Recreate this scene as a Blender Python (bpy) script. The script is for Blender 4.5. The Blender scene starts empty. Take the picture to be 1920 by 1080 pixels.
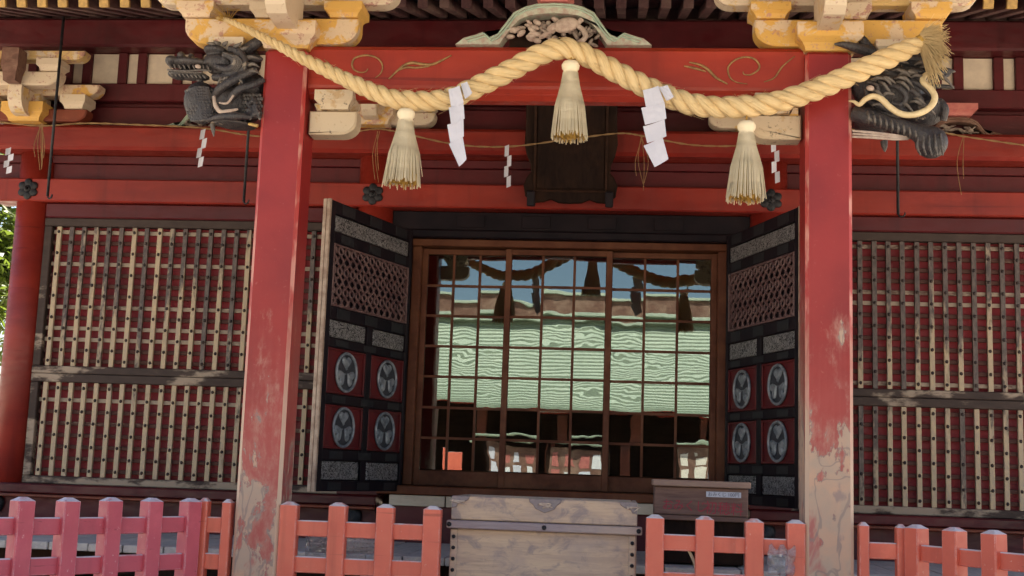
import bpy, bmesh, math, random
from mathutils import Vector, Matrix, Euler
import numpy as np
random.seed(7)
rnd = random.random
def U(a, b): return random.uniform(a, b)
sc = bpy.context.scene
C = sc.collection

# ------------------------------------------------------------------ camera
CAM = np.array([.5013, -7.9253, 1.5]); YAW, PITCH, ROLL, FPX = .0898, .1458, .0347, 2338.1
def cam_axes():
    f = np.array([-math.sin(YAW)*math.cos(PITCH), math.cos(YAW)*math.cos(PITCH), math.sin(PITCH)])
    r = np.array([math.cos(YAW), math.sin(YAW), 0]); u = np.cross(r, f)
    c, s = math.cos(ROLL), math.sin(ROLL)
    return c*r+s*u, -s*r+c*u, f
CR, CU, CF = cam_axes()
def at(x, y, Y):
    """point on the plane Y (metres) that the photograph shows at pixel x, y (1920 px wide)"""
    d = CF+(x-960)/FPX*CR-(y-540)/FPX*CU
    return Vector(CAM+d*((Y-CAM[1])/d[1]))
cd = bpy.data.cameras.new('camera'); cam = bpy.data.objects.new('camera', cd); C.objects.link(cam)
cd.sensor_width = 36; cd.lens = 36*FPX/1920; cd.clip_end = 2000; cd.clip_start = .05
cam.matrix_world = Matrix(((CR[0], CU[0], -CF[0], CAM[0]), (CR[1], CU[1], -CF[1], CAM[1]), (CR[2], CU[2], -CF[2], CAM[2]), (0, 0, 0, 1)))
sc.camera = cam
sc.render.resolution_x, sc.render.resolution_y = 1024, 576

# ------------------------------------------------------------------ sky, sun, exposure
SUN_EL, SUN_AZ = math.radians(60), math.radians(14)      # azimuth from +Y (behind the hall) towards +X
w = bpy.data.worlds.new('World'); sc.world = w; w.use_nodes = True
nt = w.node_tree; bg = nt.nodes['Background']
sky = nt.nodes.new('ShaderNodeTexSky'); sky.sky_type = 'NISHITA'; sky.sun_disc = False
sky.sun_elevation = SUN_EL; sky.sun_rotation = SUN_AZ; sky.dust_density = 1.5
nt.links.new(sky.outputs[0], bg.inputs[0]); bg.inputs[1].default_value = .07
sd = bpy.data.lights.new('sun', 'SUN'); sd.energy = 5.0; sd.angle = math.radians(.5); sd.color = (1, .92, .79)
sun = bpy.data.objects.new('sun', sd); C.objects.link(sun)
sv = Vector((math.sin(SUN_AZ)*math.cos(SUN_EL), math.cos(SUN_AZ)*math.cos(SUN_EL), math.sin(SUN_EL)))
sun.rotation_euler = sv.to_track_quat('Z', 'Y').to_euler()
vs = sc.view_settings; sc.display_settings.display_device = 'sRGB'
vs.view_transform = 'Standard'; vs.look = 'None'; vs.gamma = 1; vs.use_curve_mapping = False; vs.exposure = 2.1
sc.cycles.max_bounces = 10; sc.cycles.diffuse_bounces = 5; sc.cycles.glossy_bounces = 5; sc.cycles.transparent_max_bounces = 24
sc.cycles.sample_clamp_indirect = 6; sc.cycles.use_denoising = True; sc.cycles.caustics_reflective = False
sc.cycles.blur_glossy = .5

# ------------------------------------------------------------------ material helpers
class NT:
    def __init__(s, name):
        s.m = bpy.data.materials.new(name); s.m.use_nodes = True; s.t = s.m.node_tree
        s.b = s.t.nodes['Principled BSDF']; s.out = s.t.nodes['Material Output']
        s.pos = s.t.nodes.new('ShaderNodeNewGeometry').outputs['Position']
    def n(s, k): return s.t.nodes.new(k)
    def set(s, sock, v):
        if hasattr(v, 'links'): s.t.links.new(v, sock)
        elif isinstance(v, tuple) and len(v) == 3 and sock.type == 'RGBA': sock.default_value = (*v, 1)
        else: sock.default_value = v
    def mp(s, scale, vec=None, off=(0, 0, 0), rot=(0, 0, 0)):
        k = s.n('ShaderNodeMapping'); s.set(k.inputs[0], vec if vec is not None else s.pos)
        k.inputs['Scale'].default_value = scale; k.inputs['Location'].default_value = off; k.inputs['Rotation'].default_value = rot
        return k.outputs[0]
    def noise(s, scale, detail=3, vec=None, rough=.55, dist=0, col=False):
        k = s.n('ShaderNodeTexNoise'); s.set(k.inputs['Vector'], vec if vec is not None else s.pos)
        k.inputs['Scale'].default_value = scale; k.inputs['Detail'].default_value = detail
        k.inputs['Roughness'].default_value = rough; k.inputs['Distortion'].default_value = dist
        return k.outputs['Color' if col else 'Fac']
    def vor(s, scale, vec=None, feature='F1', rnd_=1):
        k = s.n('ShaderNodeTexVoronoi'); k.feature = feature; s.set(k.inputs['Vector'], vec if vec is not None else s.pos)
        k.inputs['Scale'].default_value = scale; k.inputs['Randomness'].default_value = rnd_
        return k.outputs['Distance']
    def ramp(s, v, a, b, lo=0., hi=1.):
        k = s.n('ShaderNodeMapRange'); k.interpolation_type = 'SMOOTHSTEP'; s.set(k.inputs[0], v)
        for i, x in enumerate((a, b, lo, hi)): k.inputs[i+1].default_value = x
        return k.outputs[0]
    def math(s, op, a, b=0., c=0.):
        k = s.n('ShaderNodeMath'); k.operation = op
        s.set(k.inputs[0], a); s.set(k.inputs[1], b); s.set(k.inputs[2], c); return k.outputs[0]
    def mix(s, f, a, b, mode='MIX'):
        k = s.n('ShaderNodeMix'); k.data_type = 'RGBA'; k.blend_type = mode
        s.set(k.inputs[0], f); s.set(k.inputs[6], a); s.set(k.inputs[7], b); return k.outputs[2]
    def sep(s, v=None):
        k = s.n('ShaderNodeSeparateXYZ'); s.set(k.inputs[0], v if v is not None else s.pos); return k.outputs
    def rand(s): return s.n('ShaderNodeObjectInfo').outputs['Random']
    def uv(s): return s.n('ShaderNodeUVMap').outputs[0]
    def bump(s, h, dist=.004, strength=.6):
        k = s.n('ShaderNodeBump'); s.set(k.inputs['Height'], h); k.inputs['Distance'].default_value = dist
        k.inputs['Strength'].default_value = strength; s.t.links.new(k.outputs[0], s.b.inputs['Normal'])
    def done(s, col, rough=.5, metal=0., spec=.5):
        s.set(s.b.inputs['Base Color'], col); s.set(s.b.inputs['Roughness'], rough); s.set(s.b.inputs['Metallic'], metal)
        s.b.inputs['Specular IOR Level'].default_value = spec
        return s.m
M = {}
def red_paint(name, base, dark, worn, worn_amt=.62, rough=.42, grain=(1, 1, 1), tops=None):
    t = NT(name); v = t.mp(grain)
    a = t.noise(1.7, 5, v); b = t.noise(14, 5, v, .65); c = t.noise(60, 3, v)
    col = t.mix(t.ramp(a, .35, .7), base, dark)
    col = t.mix(t.ramp(b, worn_amt, worn_amt+.14, 0, .65), col, worn)
    if tops: col = t.mix(t.ramp(t.noise(34, 4, None, .7), .66, .70, 0, .8), col, worn)
    col = t.mix(t.ramp(t.noise(3.1, 6, v, .7), .5, .75, 0, .4), col, tuple(min(1, x*1.35+.01) for x in base))
    col = t.mix(t.ramp(t.noise(1, 3, t.mp((.8*grain[0], 6, 30)), .6, .4), .66, .72, 0, .45), col, tuple(x*.4 for x in dark))
    col = t.mix(t.ramp(t.noise(1, 4, t.mp((7, 7, .5)), .6, .3), .52, .75, 0, .38), col, tuple(x*.5 for x in dark))
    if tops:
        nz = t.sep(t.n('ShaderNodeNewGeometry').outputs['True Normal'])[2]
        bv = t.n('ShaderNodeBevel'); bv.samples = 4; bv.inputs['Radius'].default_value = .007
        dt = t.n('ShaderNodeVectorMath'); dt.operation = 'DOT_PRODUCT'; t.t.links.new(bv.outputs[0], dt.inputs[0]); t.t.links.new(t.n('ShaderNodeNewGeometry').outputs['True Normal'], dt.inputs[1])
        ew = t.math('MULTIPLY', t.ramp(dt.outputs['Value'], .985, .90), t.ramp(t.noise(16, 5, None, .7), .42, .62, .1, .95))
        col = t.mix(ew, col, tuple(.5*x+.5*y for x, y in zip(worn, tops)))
        col = t.mix(t.math('MULTIPLY', t.ramp(nz, .3, .6), t.ramp(t.noise(9, 4), .35, .5, .35, 1)), col, tops)  # up-facing tops painted paler for sky light, broken up like worn paint
    t.bump(t.math('ADD', b, t.math('MULTIPLY', c, .5)), .003, .35)
    M[name] = t.done(col, t.ramp(b, .3, .7, rough-.1, rough+.16), 0, .4)
red_paint('red', (.37, .036, .016), (.27, .022, .012), (.36, .12, .08), .66, grain=(.5, 1, 1.4))
red_paint('red_wall', (.088, .006, .009), (.052, .004, .006), (.09, .022, .022), .66, .5, grain=(.5, 1, 1.4))  # darker board paint, with the shade of the recesses put into the colour too
red_paint('red_beam', (.26, .024, .013), (.17, .014, .010), (.26, .08, .06), .66, grain=(.5, 1, 1.4))  # darker copy of the red: shade on the wall beams put into the colour
red_paint('red_back', (.27, .018, .026), (.165, .012, .019), (.11, .013, .018), .6, .6)
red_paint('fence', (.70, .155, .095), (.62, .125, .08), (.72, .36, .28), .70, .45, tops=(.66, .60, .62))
red_paint('fence_sky_tint', (.60, .112, .145), (.52, .088, .115), (.70, .36, .36), .70, .45, tops=(.66, .60, .66))  # pinker copy of the fence paint, blue sky light put into the colour
red_paint('red_brown', (.20, .045, .022), (.12, .028, .016), (.26, .09, .05), .62, .45)

def pillar_mat():
    t = NT('pillar_red'); x, y, z = t.sep()
    n1 = t.noise(1.5, 2); n2 = t.noise(5.5, 4, None, .6, .6); n3 = t.noise(26, 4)
    fb_ = t.noise(3.2, 9, t.mp((1, 1, .55)), .68, .35); stk = t.noise(1, 4, t.mp((26, 26, 1.1)), .6)
    h = t.math('ADD', z, t.math('MULTIPLY', t.math('SUBTRACT', fb_, .5), 4.4))
    h = t.math('ADD', h, t.math('ADD', t.math('MULTIPLY', t.math('SUBTRACT', stk, .5), .9), t.math('MULTIPLY', t.math('SUBTRACT', t.noise(10, 5, t.mp((1, 1, .6), None, (5, 5, 2)), .6), .5), 1.3)))
    red = t.mix(t.ramp(t.noise(2.2, 5), .35, .7), (.31, .024, .021), (.24, .017, .017))
    red = t.mix(t.ramp(n3, .62, .74, 0, .3), red, (.5, .16, .13))
    fade = t.ramp(t.math('ADD', z, t.math('MULTIPLY', t.math('ADD', n2, stk), .5)), 3.0, 1.8, 0, .5)
    col = t.mix(fade, red, (.47, .115, .105))
    peach = t.mix(t.ramp(n2, .35, .65), (.56, .36, .25), (.46, .345, .26))
    peach = t.mix(t.ramp(t.noise(4.1, 4, t.mp((1, 1, .5), None, (3, 1, 5)), .6, .8), .55, .66, 0, .8), peach, (.42, .10, .095))
    peach = t.mix(t.ramp(t.noise(9, 5, t.mp((1, 1, .6), None, (7, 2, 1))), .60, .70, 0, .75), peach, (.28, .22, .21))
    tide = t.math('ABSOLUTE', t.math('SUBTRACT', t.noise(4.4, 3, t.mp((1, 1, .6), None, (2, 9, 4)), .5, .5), .5))
    peach = t.mix(t.ramp(tide, .022, .008, 0, .7), peach, (.26, .21, .19))
    h = t.math('ADD', h, t.ramp(x, -.5, .5, .38, .10)); peel = t.ramp(h, 1.80, 1.765)
    edge = t.math('MULTIPLY', t.ramp(h, 1.88, 1.80), t.ramp(h, 1.72, 1.79))
    thin = t.math('MULTIPLY', t.ramp(h, 2.4, 1.8), t.ramp(t.noise(11, 6, t.mp((1, 1, .45)), .7), .40, .62, .15, .8))
    col = t.mix(thin, col, t.mix(n3, (.47, .19, .155), (.42, .24, .18)))
    col = t.mix(t.ramp(peel, 0, 1, 0, .93), col, peach)
    col = t.mix(t.math('MULTIPLY', edge, t.ramp(n3, .4, .6, .35, 1)), col, (.27, .20, .18))
    t.bump(t.math('ADD', t.math('MULTIPLY', peel, -.8), t.math('MULTIPLY', n3, .5)), .004, .5)
    M['pillar'] = t.done(col, t.ramp(peel, 0, 1, .38, .75), 0, .4)
    t = NT('worn_edge'); x, y, z = t.sep()
    n = t.noise(9, 4, t.mp((1, 1, .35)))
    h = t.math('ADD', z, t.math('MULTIPLY', t.math('SUBTRACT', n, .5), 2.))
    col = t.mix(t.ramp(n, .45, .6), (.40, .035, .03), (.58, .24, .19))
    col = t.mix(t.ramp(h, 2.6, 1.5), col, (.60, .42, .30))
    M['worn_edge'] = t.done(col, .55)
pillar_mat()

def yellow_mat(name, base, worn, worn2, amt):
    t = NT(name); a = t.noise(5, 6, None, .65, .5); b = t.noise(16, 5, None, .7); r = t.rand()
    a2 = t.math('ADD', a, t.math('MULTIPLY', t.math('SUBTRACT', r, .5), .22))
    col = t.mix(t.ramp(a2, amt, amt+.06), base, worn)
    col = t.mix(t.ramp(t.math('ADD', b, t.math('MULTIPLY', r, .1)), .62, .7, 0, .85), col, worn2)
    col = t.mix(t.ramp(t.noise(45, 3), .6, .75, 0, .4), col, (.25, .13, .07))
    t.bump(t.math('ADD', t.math('MULTIPLY', t.ramp(a2, amt, amt+.04), -.6), b), .004, .6)
    M[name] = t.done(col, .6)
yellow_mat('yellow', (.62, .36, .085), (.62, .47, .32), (.42, .22, .17), .50)
yellow_mat('cream', (.60, .49, .36), (.58, .40, .16), (.36, .17, .15), .56)
yellow_mat('cream_worn', (.58, .46, .31), (.50, .34, .18), (.08, .055, .05), .56)

def slat_mat():
    t = NT('lattice_wood'); x, y, z = t.sep(); r = t.rand()
    v = t.mp((1, 1, .22)); n = t.noise(7, 5, v, .6, .3); nf = t.noise(38, 4, t.mp((1, 1, .4)), .65)
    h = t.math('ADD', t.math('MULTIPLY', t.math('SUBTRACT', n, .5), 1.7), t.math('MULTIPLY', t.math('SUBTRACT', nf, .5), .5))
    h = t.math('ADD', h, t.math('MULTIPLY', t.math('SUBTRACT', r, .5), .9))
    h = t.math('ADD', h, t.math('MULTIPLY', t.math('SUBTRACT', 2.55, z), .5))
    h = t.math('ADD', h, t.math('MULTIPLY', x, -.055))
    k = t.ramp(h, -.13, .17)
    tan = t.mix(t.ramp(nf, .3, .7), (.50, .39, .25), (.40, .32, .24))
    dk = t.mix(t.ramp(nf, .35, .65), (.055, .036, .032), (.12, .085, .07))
    t.bump(t.math('ADD', t.math('MULTIPLY', k, -.5), nf), .003, .6)
    M['slat'] = t.done(t.mix(k, dk, tan), t.ramp(k, 0, 1, .45, .8))
    t = NT('lattice_wood_rear'); r = t.rand(); nf = t.noise(30, 4, t.mp((.4, 1, 1)), .65); n = t.noise(3, 4, t.mp((.5, 1, 1)))
    h = t.math('ADD', t.math('ADD', t.math('MULTIPLY', n, .35), r), t.math('MULTIPLY', nf, .25))
    x, y, z = t.sep(); h = t.math('ADD', h, t.ramp(x, -3, 3, .04, -.04))
    k = t.ramp(h, 1.06, 1.18, 0, .85)
    M['slat_rear'] = t.done(t.mix(k, t.mix(nf, (.055, .020, .018), (.12, .060, .048)), (.40, .32, .25)), .75, 0, .2)
    t = NT('lattice_frame'); nf = t.noise(30, 4, t.mp((.25, 1, .6)), .65); n = t.noise(2.2, 5, t.mp((1, 1, 2.5)), .6)
    x, y, z = t.sep()
    h = t.math('ADD', t.math('ADD', n, t.math('MULTIPLY', nf, .25)), t.math('MULTIPLY', t.math('SUBTRACT', 2.3, z), .11))
    k = t.ramp(h, .66, .78)
    t.bump(nf, .003, .5)
    M['lat_frame'] = t.done(t.mix(k, t.mix(nf, (.030, .020, .018), (.085, .060, .052)), (.34, .27, .21)), .7, 0, .25)
slat_mat()

def wood(name, a, b, c, grain=(3, 30, 30), rough=.6, bump=.003, stain=None, spec=.4):
    t = NT(name); v = t.mp(grain); n = t.noise(1, 6, v, .65, 1.2); p = t.noise(2.3, 5, None, .65)
    f = t.noise(1, 3, t.mp(tuple(g*4 for g in grain)))
    col = t.mix(t.ramp(n, .3, .7), a, b); col = t.mix(t.ramp(p, .42, .68, 0, .8), col, c)
    if stain: col = t.mix(t.ramp(t.noise(7, 6, t.mp((1, 1, 1.6)), .7, .7), .5, .66, 0, .7), col, stain)
    col = t.mix(t.ramp(f, .55, .75, 0, .35), col, tuple(x*.45 for x in a))
    t.bump(t.math('ADD', n, t.math('MULTIPLY', f, .5)), bump, .5)
    M[name] = t.done(col, t.ramp(n, .3, .7, rough-.08, rough+.12), 0, spec)
wood('door_wood', (.125, .040, .019), (.072, .021, .010), (.16, .060, .028), (3, 30, 3), .5, spec=.2)
wood('grey_wood', (.55, .39, .27), (.42, .30, .23), (.34, .26, .235), (2.2, 20, 26), .75, .004, (.23, .185, .19))
wood('grey_band', (.30, .24, .25), (.24, .18, .19), (.40, .30, .25), (3, 20, 40), .75)
wood('box_wood', (.22, .12, .09), (.14, .075, .062), (.27, .17, .14), (2.5, 20, 26), .7)
wood('box_lid', (.36, .24, .18), (.28, .18, .15), (.42, .28, .22), (3, 20, 40), .7)
wood('dark_wood', (.020, .010, .007), (.012, .007, .006), (.036, .017, .010), (20, 20, 2.5), .7, spec=.08)
wood('rafter', (.115, .050, .050), (.075, .030, .034), (.20, .13, .11), (20, 3, 20), .7)
wood('veranda', (.52, .47, .43), (.40, .37, .35), (.60, .54, .48), (24, 2.5, 24), .75)
wood('sill_board', (.50, .42, .33), (.42, .36, .29), (.56, .48, .38), (3, 20, 20), .75)
wood('strut_brown', (.20, .10, .07), (.12, .06, .045), (.30, .19, .14), (6, 20, 12), .75)
wood('interior', (.060, .032, .018), (.040, .020, .012), (.08, .045, .025), (2, 4, 20), .6)

def simple(name, a, b, scale=12, rough=.5, metal=0., bump=.002, spec=.5, detail=4):
    t = NT(name); n = t.noise(scale, detail, None, .65)
    t.bump(n, bump, .6); M[name] = t.done(t.mix(t.ramp(n, .3, .7), a, b), t.ramp(n, .3, .7, rough-.08, min(1, rough+.1)), metal, spec)
simple('black_lacquer', (.008, .006, .009), (.017, .011, .014), 5, .5, 0, .002, .12)
simple('leaf_red', (.075, .010, .013), (.12, .015, .016), 7, .45, 0, .002, .25)
simple('leaf_edge', (.44, .34, .26), (.24, .16, .12), 9, .65)
simple('iron', (.012, .012, .015), (.036, .034, .038), 30, .5, .3, .002, .3)
simple('nail', (.018, .013, .014), (.055, .035, .03), 60, .6, .2)
simple('plaster', (.66, .56, .43), (.56, .47, .37), 9, .9, 0, .003)
simple('paper', (.60, .60, .68), (.54, .54, .62), 6, .8, 0, .002)
simple('gold_line', (.40, .24, .09), (.22, .12, .05), 25, .5, .2)
simple('mint', (.38, .46, .36), (.27, .36, .29), 14, .75, 0, .003)
simple('mint_worn', (.44, .48, .38), (.36, .25, .21), 20, .8, 0, .004)
simple('carving', (.34, .28, .23), (.13, .09, .08), 28, .8, 0, .006)
simple('carving_pale', (.50, .40, .33), (.34, .25, .21), 24, .8, 0, .005)
simple('pinkish_block', (.48, .16, .13), (.40, .11, .10), 12, .6)
simple('gold_leaf', (.62, .40, .12), (.40, .25, .09), 25, .5, .1)
simple('stone', (.40, .38, .36), (.28, .27, .26), 9, .85, 0, .006)
simple('tusk', (.72, .58, .34), (.58, .44, .24), 16, .5)
simple('red_ink', (.42, .035, .06), (.30, .03, .05), 20, .7)
simple('ink', (.05, .05, .09), (.08, .08, .12), 20, .7)
simple('blue_sheet', (.05, .09, .30), (.04, .07, .24), 12, .6)
simple('bark', (.12, .08, .055), (.06, .04, .03), 18, .9, 0, .02)
simple('green_rope', (.20, .30, .22), (.14, .22, .17), 20, .8)
simple('lamp_paper', (.75, .70, .62), (.68, .62, .55), 8, .8)
simple('white_cloth', (.72, .72, .74), (.62, .62, .66), 8, .9)

def carved_dark():
    t = NT('carved_dark'); n = t.noise(9, 4, None, .6); s_ = t.noise(22, 5, None, .7, 1.4)
    wv = t.n('ShaderNodeTexWave'); wv.inputs['Scale'].default_value = 16; wv.inputs['Distortion'].default_value = 14
    wv.inputs['Detail'].default_value = 3; wv.inputs['Detail Scale'].default_value = 1.2; t.set(wv.inputs['Vector'], t.pos)
    w_ = wv.outputs['Fac']
    col = t.mix(t.ramp(n, .3, .7), (.026, .024, .029), (.052, .043, .042))
    col = t.mix(t.ramp(s_, .60, .70, 0, .55), col, (.13, .105, .085))
    col = t.mix(t.ramp(t.noise(6.3, 6, t.mp((1, 1, 1), None, (4, 1, 2)), .7), .64, .69, 0, .8), col, (.34, .28, .22))
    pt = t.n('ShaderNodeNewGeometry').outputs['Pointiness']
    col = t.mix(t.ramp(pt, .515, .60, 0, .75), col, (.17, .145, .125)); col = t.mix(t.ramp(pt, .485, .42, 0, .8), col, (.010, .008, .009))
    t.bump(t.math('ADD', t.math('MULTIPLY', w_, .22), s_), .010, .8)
    M['carved'] = t.done(col, t.ramp(s_, .3, .7, .34, .6))
carved_dark()

def straw(name, a, b, c):
    t = NT(name); u = t.uv(); n = t.noise(1, 4, t.mp((5, 13, 1), u), .65, .3); f = t.noise(1, 3, t.mp((9, 38, 1), u)); p = t.noise(5, 4)
    col = t.mix(t.ramp(n, .3, .7), a, b); col = t.mix(t.ramp(p, .5, .72, 0, .5), col, c)
    col = t.mix(t.ramp(f, .54, .70, 0, .4), col, tuple(x*.6 for x in b)); col = t.mix(t.ramp(t.noise(2.3, 5, None, .7), .56, .78, 0, .3), col, tuple(x*.7 for x in c)); t.bump(t.math('ADD', n, f), .011, .85); M[name] = t.done(col, .8, 0, .2)
straw('straw', (.82, .63, .35), (.72, .52, .26), (.74, .50, .22))
straw('straw_pale', (.86, .75, .54), (.78, .65, .44), (.72, .58, .38))
straw('straw_gold', (.60, .37, .09), (.46, .27, .06), (.52, .28, .06))

straw('straw_dull', (.44, .28, .14), (.34, .20, .09), (.40, .25, .12))
def plate_metal():
    t = NT('openwork_metal'); v = t.mp((1, 1, 1))
    d = t.noise(21, 1.5, v, .5, 2.6); n = t.noise(9, 3)
    k = t.ramp(t.math('ABSOLUTE', t.math('SUBTRACT', d, .5)), .035, .065)
    col = t.mix(k, (.012, .010, .014), t.mix(n, (.26, .25, .27), (.42, .40, .38)))
    t.bump(k, .006, .9); M['plate'] = t.done(col, .45, .35)
    t = NT('crest_metal'); n = t.noise(18, 4); v = t.noise(55, 3, None, .6, 1.5)
    t.bump(v, .004, .6); M['crest'] = t.done(t.mix(t.ramp(n, .3, .7), (.13, .155, .19), (.30, .33, .36)), t.ramp(v, .3, .7, .4, .6), .3)
plate_metal()

def glass_mat():
    t = NT('old_glass'); r = t.rand(); x, y, z = t.sep()
    cmb = t.n('ShaderNodeCombineXYZ'); t.set(cmb.inputs[0], x); t.set(cmb.inputs[1], t.math('MULTIPLY', r, 37.)); t.set(cmb.inputs[2], z)
    n = t.noise(2.6, 1.5, cmb.outputs[0], .45); n2 = t.noise(9, 1, cmb.outputs[0], .4)
    bp = t.n('ShaderNodeBump'); bp.inputs['Strength'].default_value = 1; bp.inputs['Distance'].default_value = .0010
    r2 = t.math('FRACT', t.math('MULTIPLY', r, 91.7))
    t.set(bp.inputs['Height'], t.math('MULTIPLY', t.math('ADD', n, t.math('MULTIPLY', n2, .10)), t.ramp(r2, .1, .9, .08, 1.2)))
    g = t.n('ShaderNodeBsdfGlossy'); g.inputs['Roughness'].default_value = .0; g.inputs['Color'].default_value = (.92, 1, .97, 1)
    t.t.links.new(bp.outputs[0], g.inputs['Normal'])
    tr = t.n('ShaderNodeBsdfTransparent'); tr.inputs['Color'].default_value = (.62, .66, .64, 1)
    fr = t.n('ShaderNodeFresnel'); fr.inputs['IOR'].default_value = 2.15
    mx = t.n('ShaderNodeMixShader'); t.t.links.new(fr.outputs[0], mx.inputs[0])
    t.t.links.new(tr.outputs[0], mx.inputs[1]); t.t.links.new(g.outputs[0], mx.inputs[2])
    t.t.links.new(mx.outputs[0], t.out.inputs['Surface']); M['glass'] = t.m
glass_mat()
def copper():
    t = NT('patina_copper'); n = t.noise(1.1, 5, t.mp((1, 1, .4)), .6); b = t.noise(7, 5)
    col = t.mix(t.ramp(n, .3, .7), (.36, .42, .34), (.43, .48, .39)); col = t.mix(t.ramp(b, .58, .72, 0, .45), col, (.24, .35, .26))
    M['copper'] = t.done(col, .65); simple('copper_dark', (.20, .25, .19), (.25, .30, .22), 6, .6)
copper()
def leafm(name, a, b):
    t = NT(name); r = t.noise(2.2, 3); c = t.mix(t.ramp(r, .3, .7), a, b)
    t.done(c, .5, 0, .3); tl = t.n('ShaderNodeBsdfTranslucent'); t.set(tl.inputs[0], t.mix(.5, c, (.30, .42, .05)))
    mx = t.n('ShaderNodeMixShader'); mx.inputs[0].default_value = .35
    t.t.links.new(t.b.outputs[0], mx.inputs[1]); t.t.links.new(tl.outputs[0], mx.inputs[2]); t.t.links.new(mx.outputs[0], t.out.inputs['Surface'])
    M[name] = t.m
leafm('leaf', (.12, .16, .025), (.065, .105, .02))
def ground_mat():
    t = NT('gravel'); n = t.noise(1.2, 6); f = t.noise(60, 4, None, .7); v = t.vor(45)
    col = t.mix(t.ramp(n, .3, .7), (.56, .47, .36), (.48, .40, .31)); col = t.mix(t.ramp(v, .2, .7, 0, .5), col, (.62, .54, .43))
    t.bump(t.math('ADD', v, f), .01, .7); M['gravel'] = t.done(col, .9)
    t = NT('paper_print'); x, y, z = t.sep(); n = t.noise(1, 2, t.mp((90, 1, 8)))
    wv = t.math('FRACT', t.math('MULTIPLY', z, 38.)); k = t.math('MULTIPLY', t.ramp(wv, .62, .7), t.ramp(n, .48, .54, 0, .75))
    M['paper_print'] = t.done(t.mix(k, (.72, .70, .74), (.20, .20, .24)), .6)
    t = NT('clear_plastic'); g = t.n('ShaderNodeBsdfGlossy'); g.inputs['Roughness'].default_value = .18
    n = t.noise(32, 3, None, .6, 1.); bp = t.n('ShaderNodeBump'); bp.inputs['Distance'].default_value = .03; t.set(bp.inputs['Height'], n)
    t.t.links.new(bp.outputs[0], g.inputs['Normal']); tr = t.n('ShaderNodeBsdfTransparent'); tr.inputs[0].default_value = (.9, .9, .92, 1)
    mx = t.n('ShaderNodeMixShader'); mx.inputs[0].default_value = .28
    t.t.links.new(tr.outputs[0], mx.inputs[1]); t.t.links.new(g.outputs[0], mx.inputs[2]); t.t.links.new(mx.outputs[0], t.out.inputs['Surface'])
    M['plastic'] = t.m
ground_mat()

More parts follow.
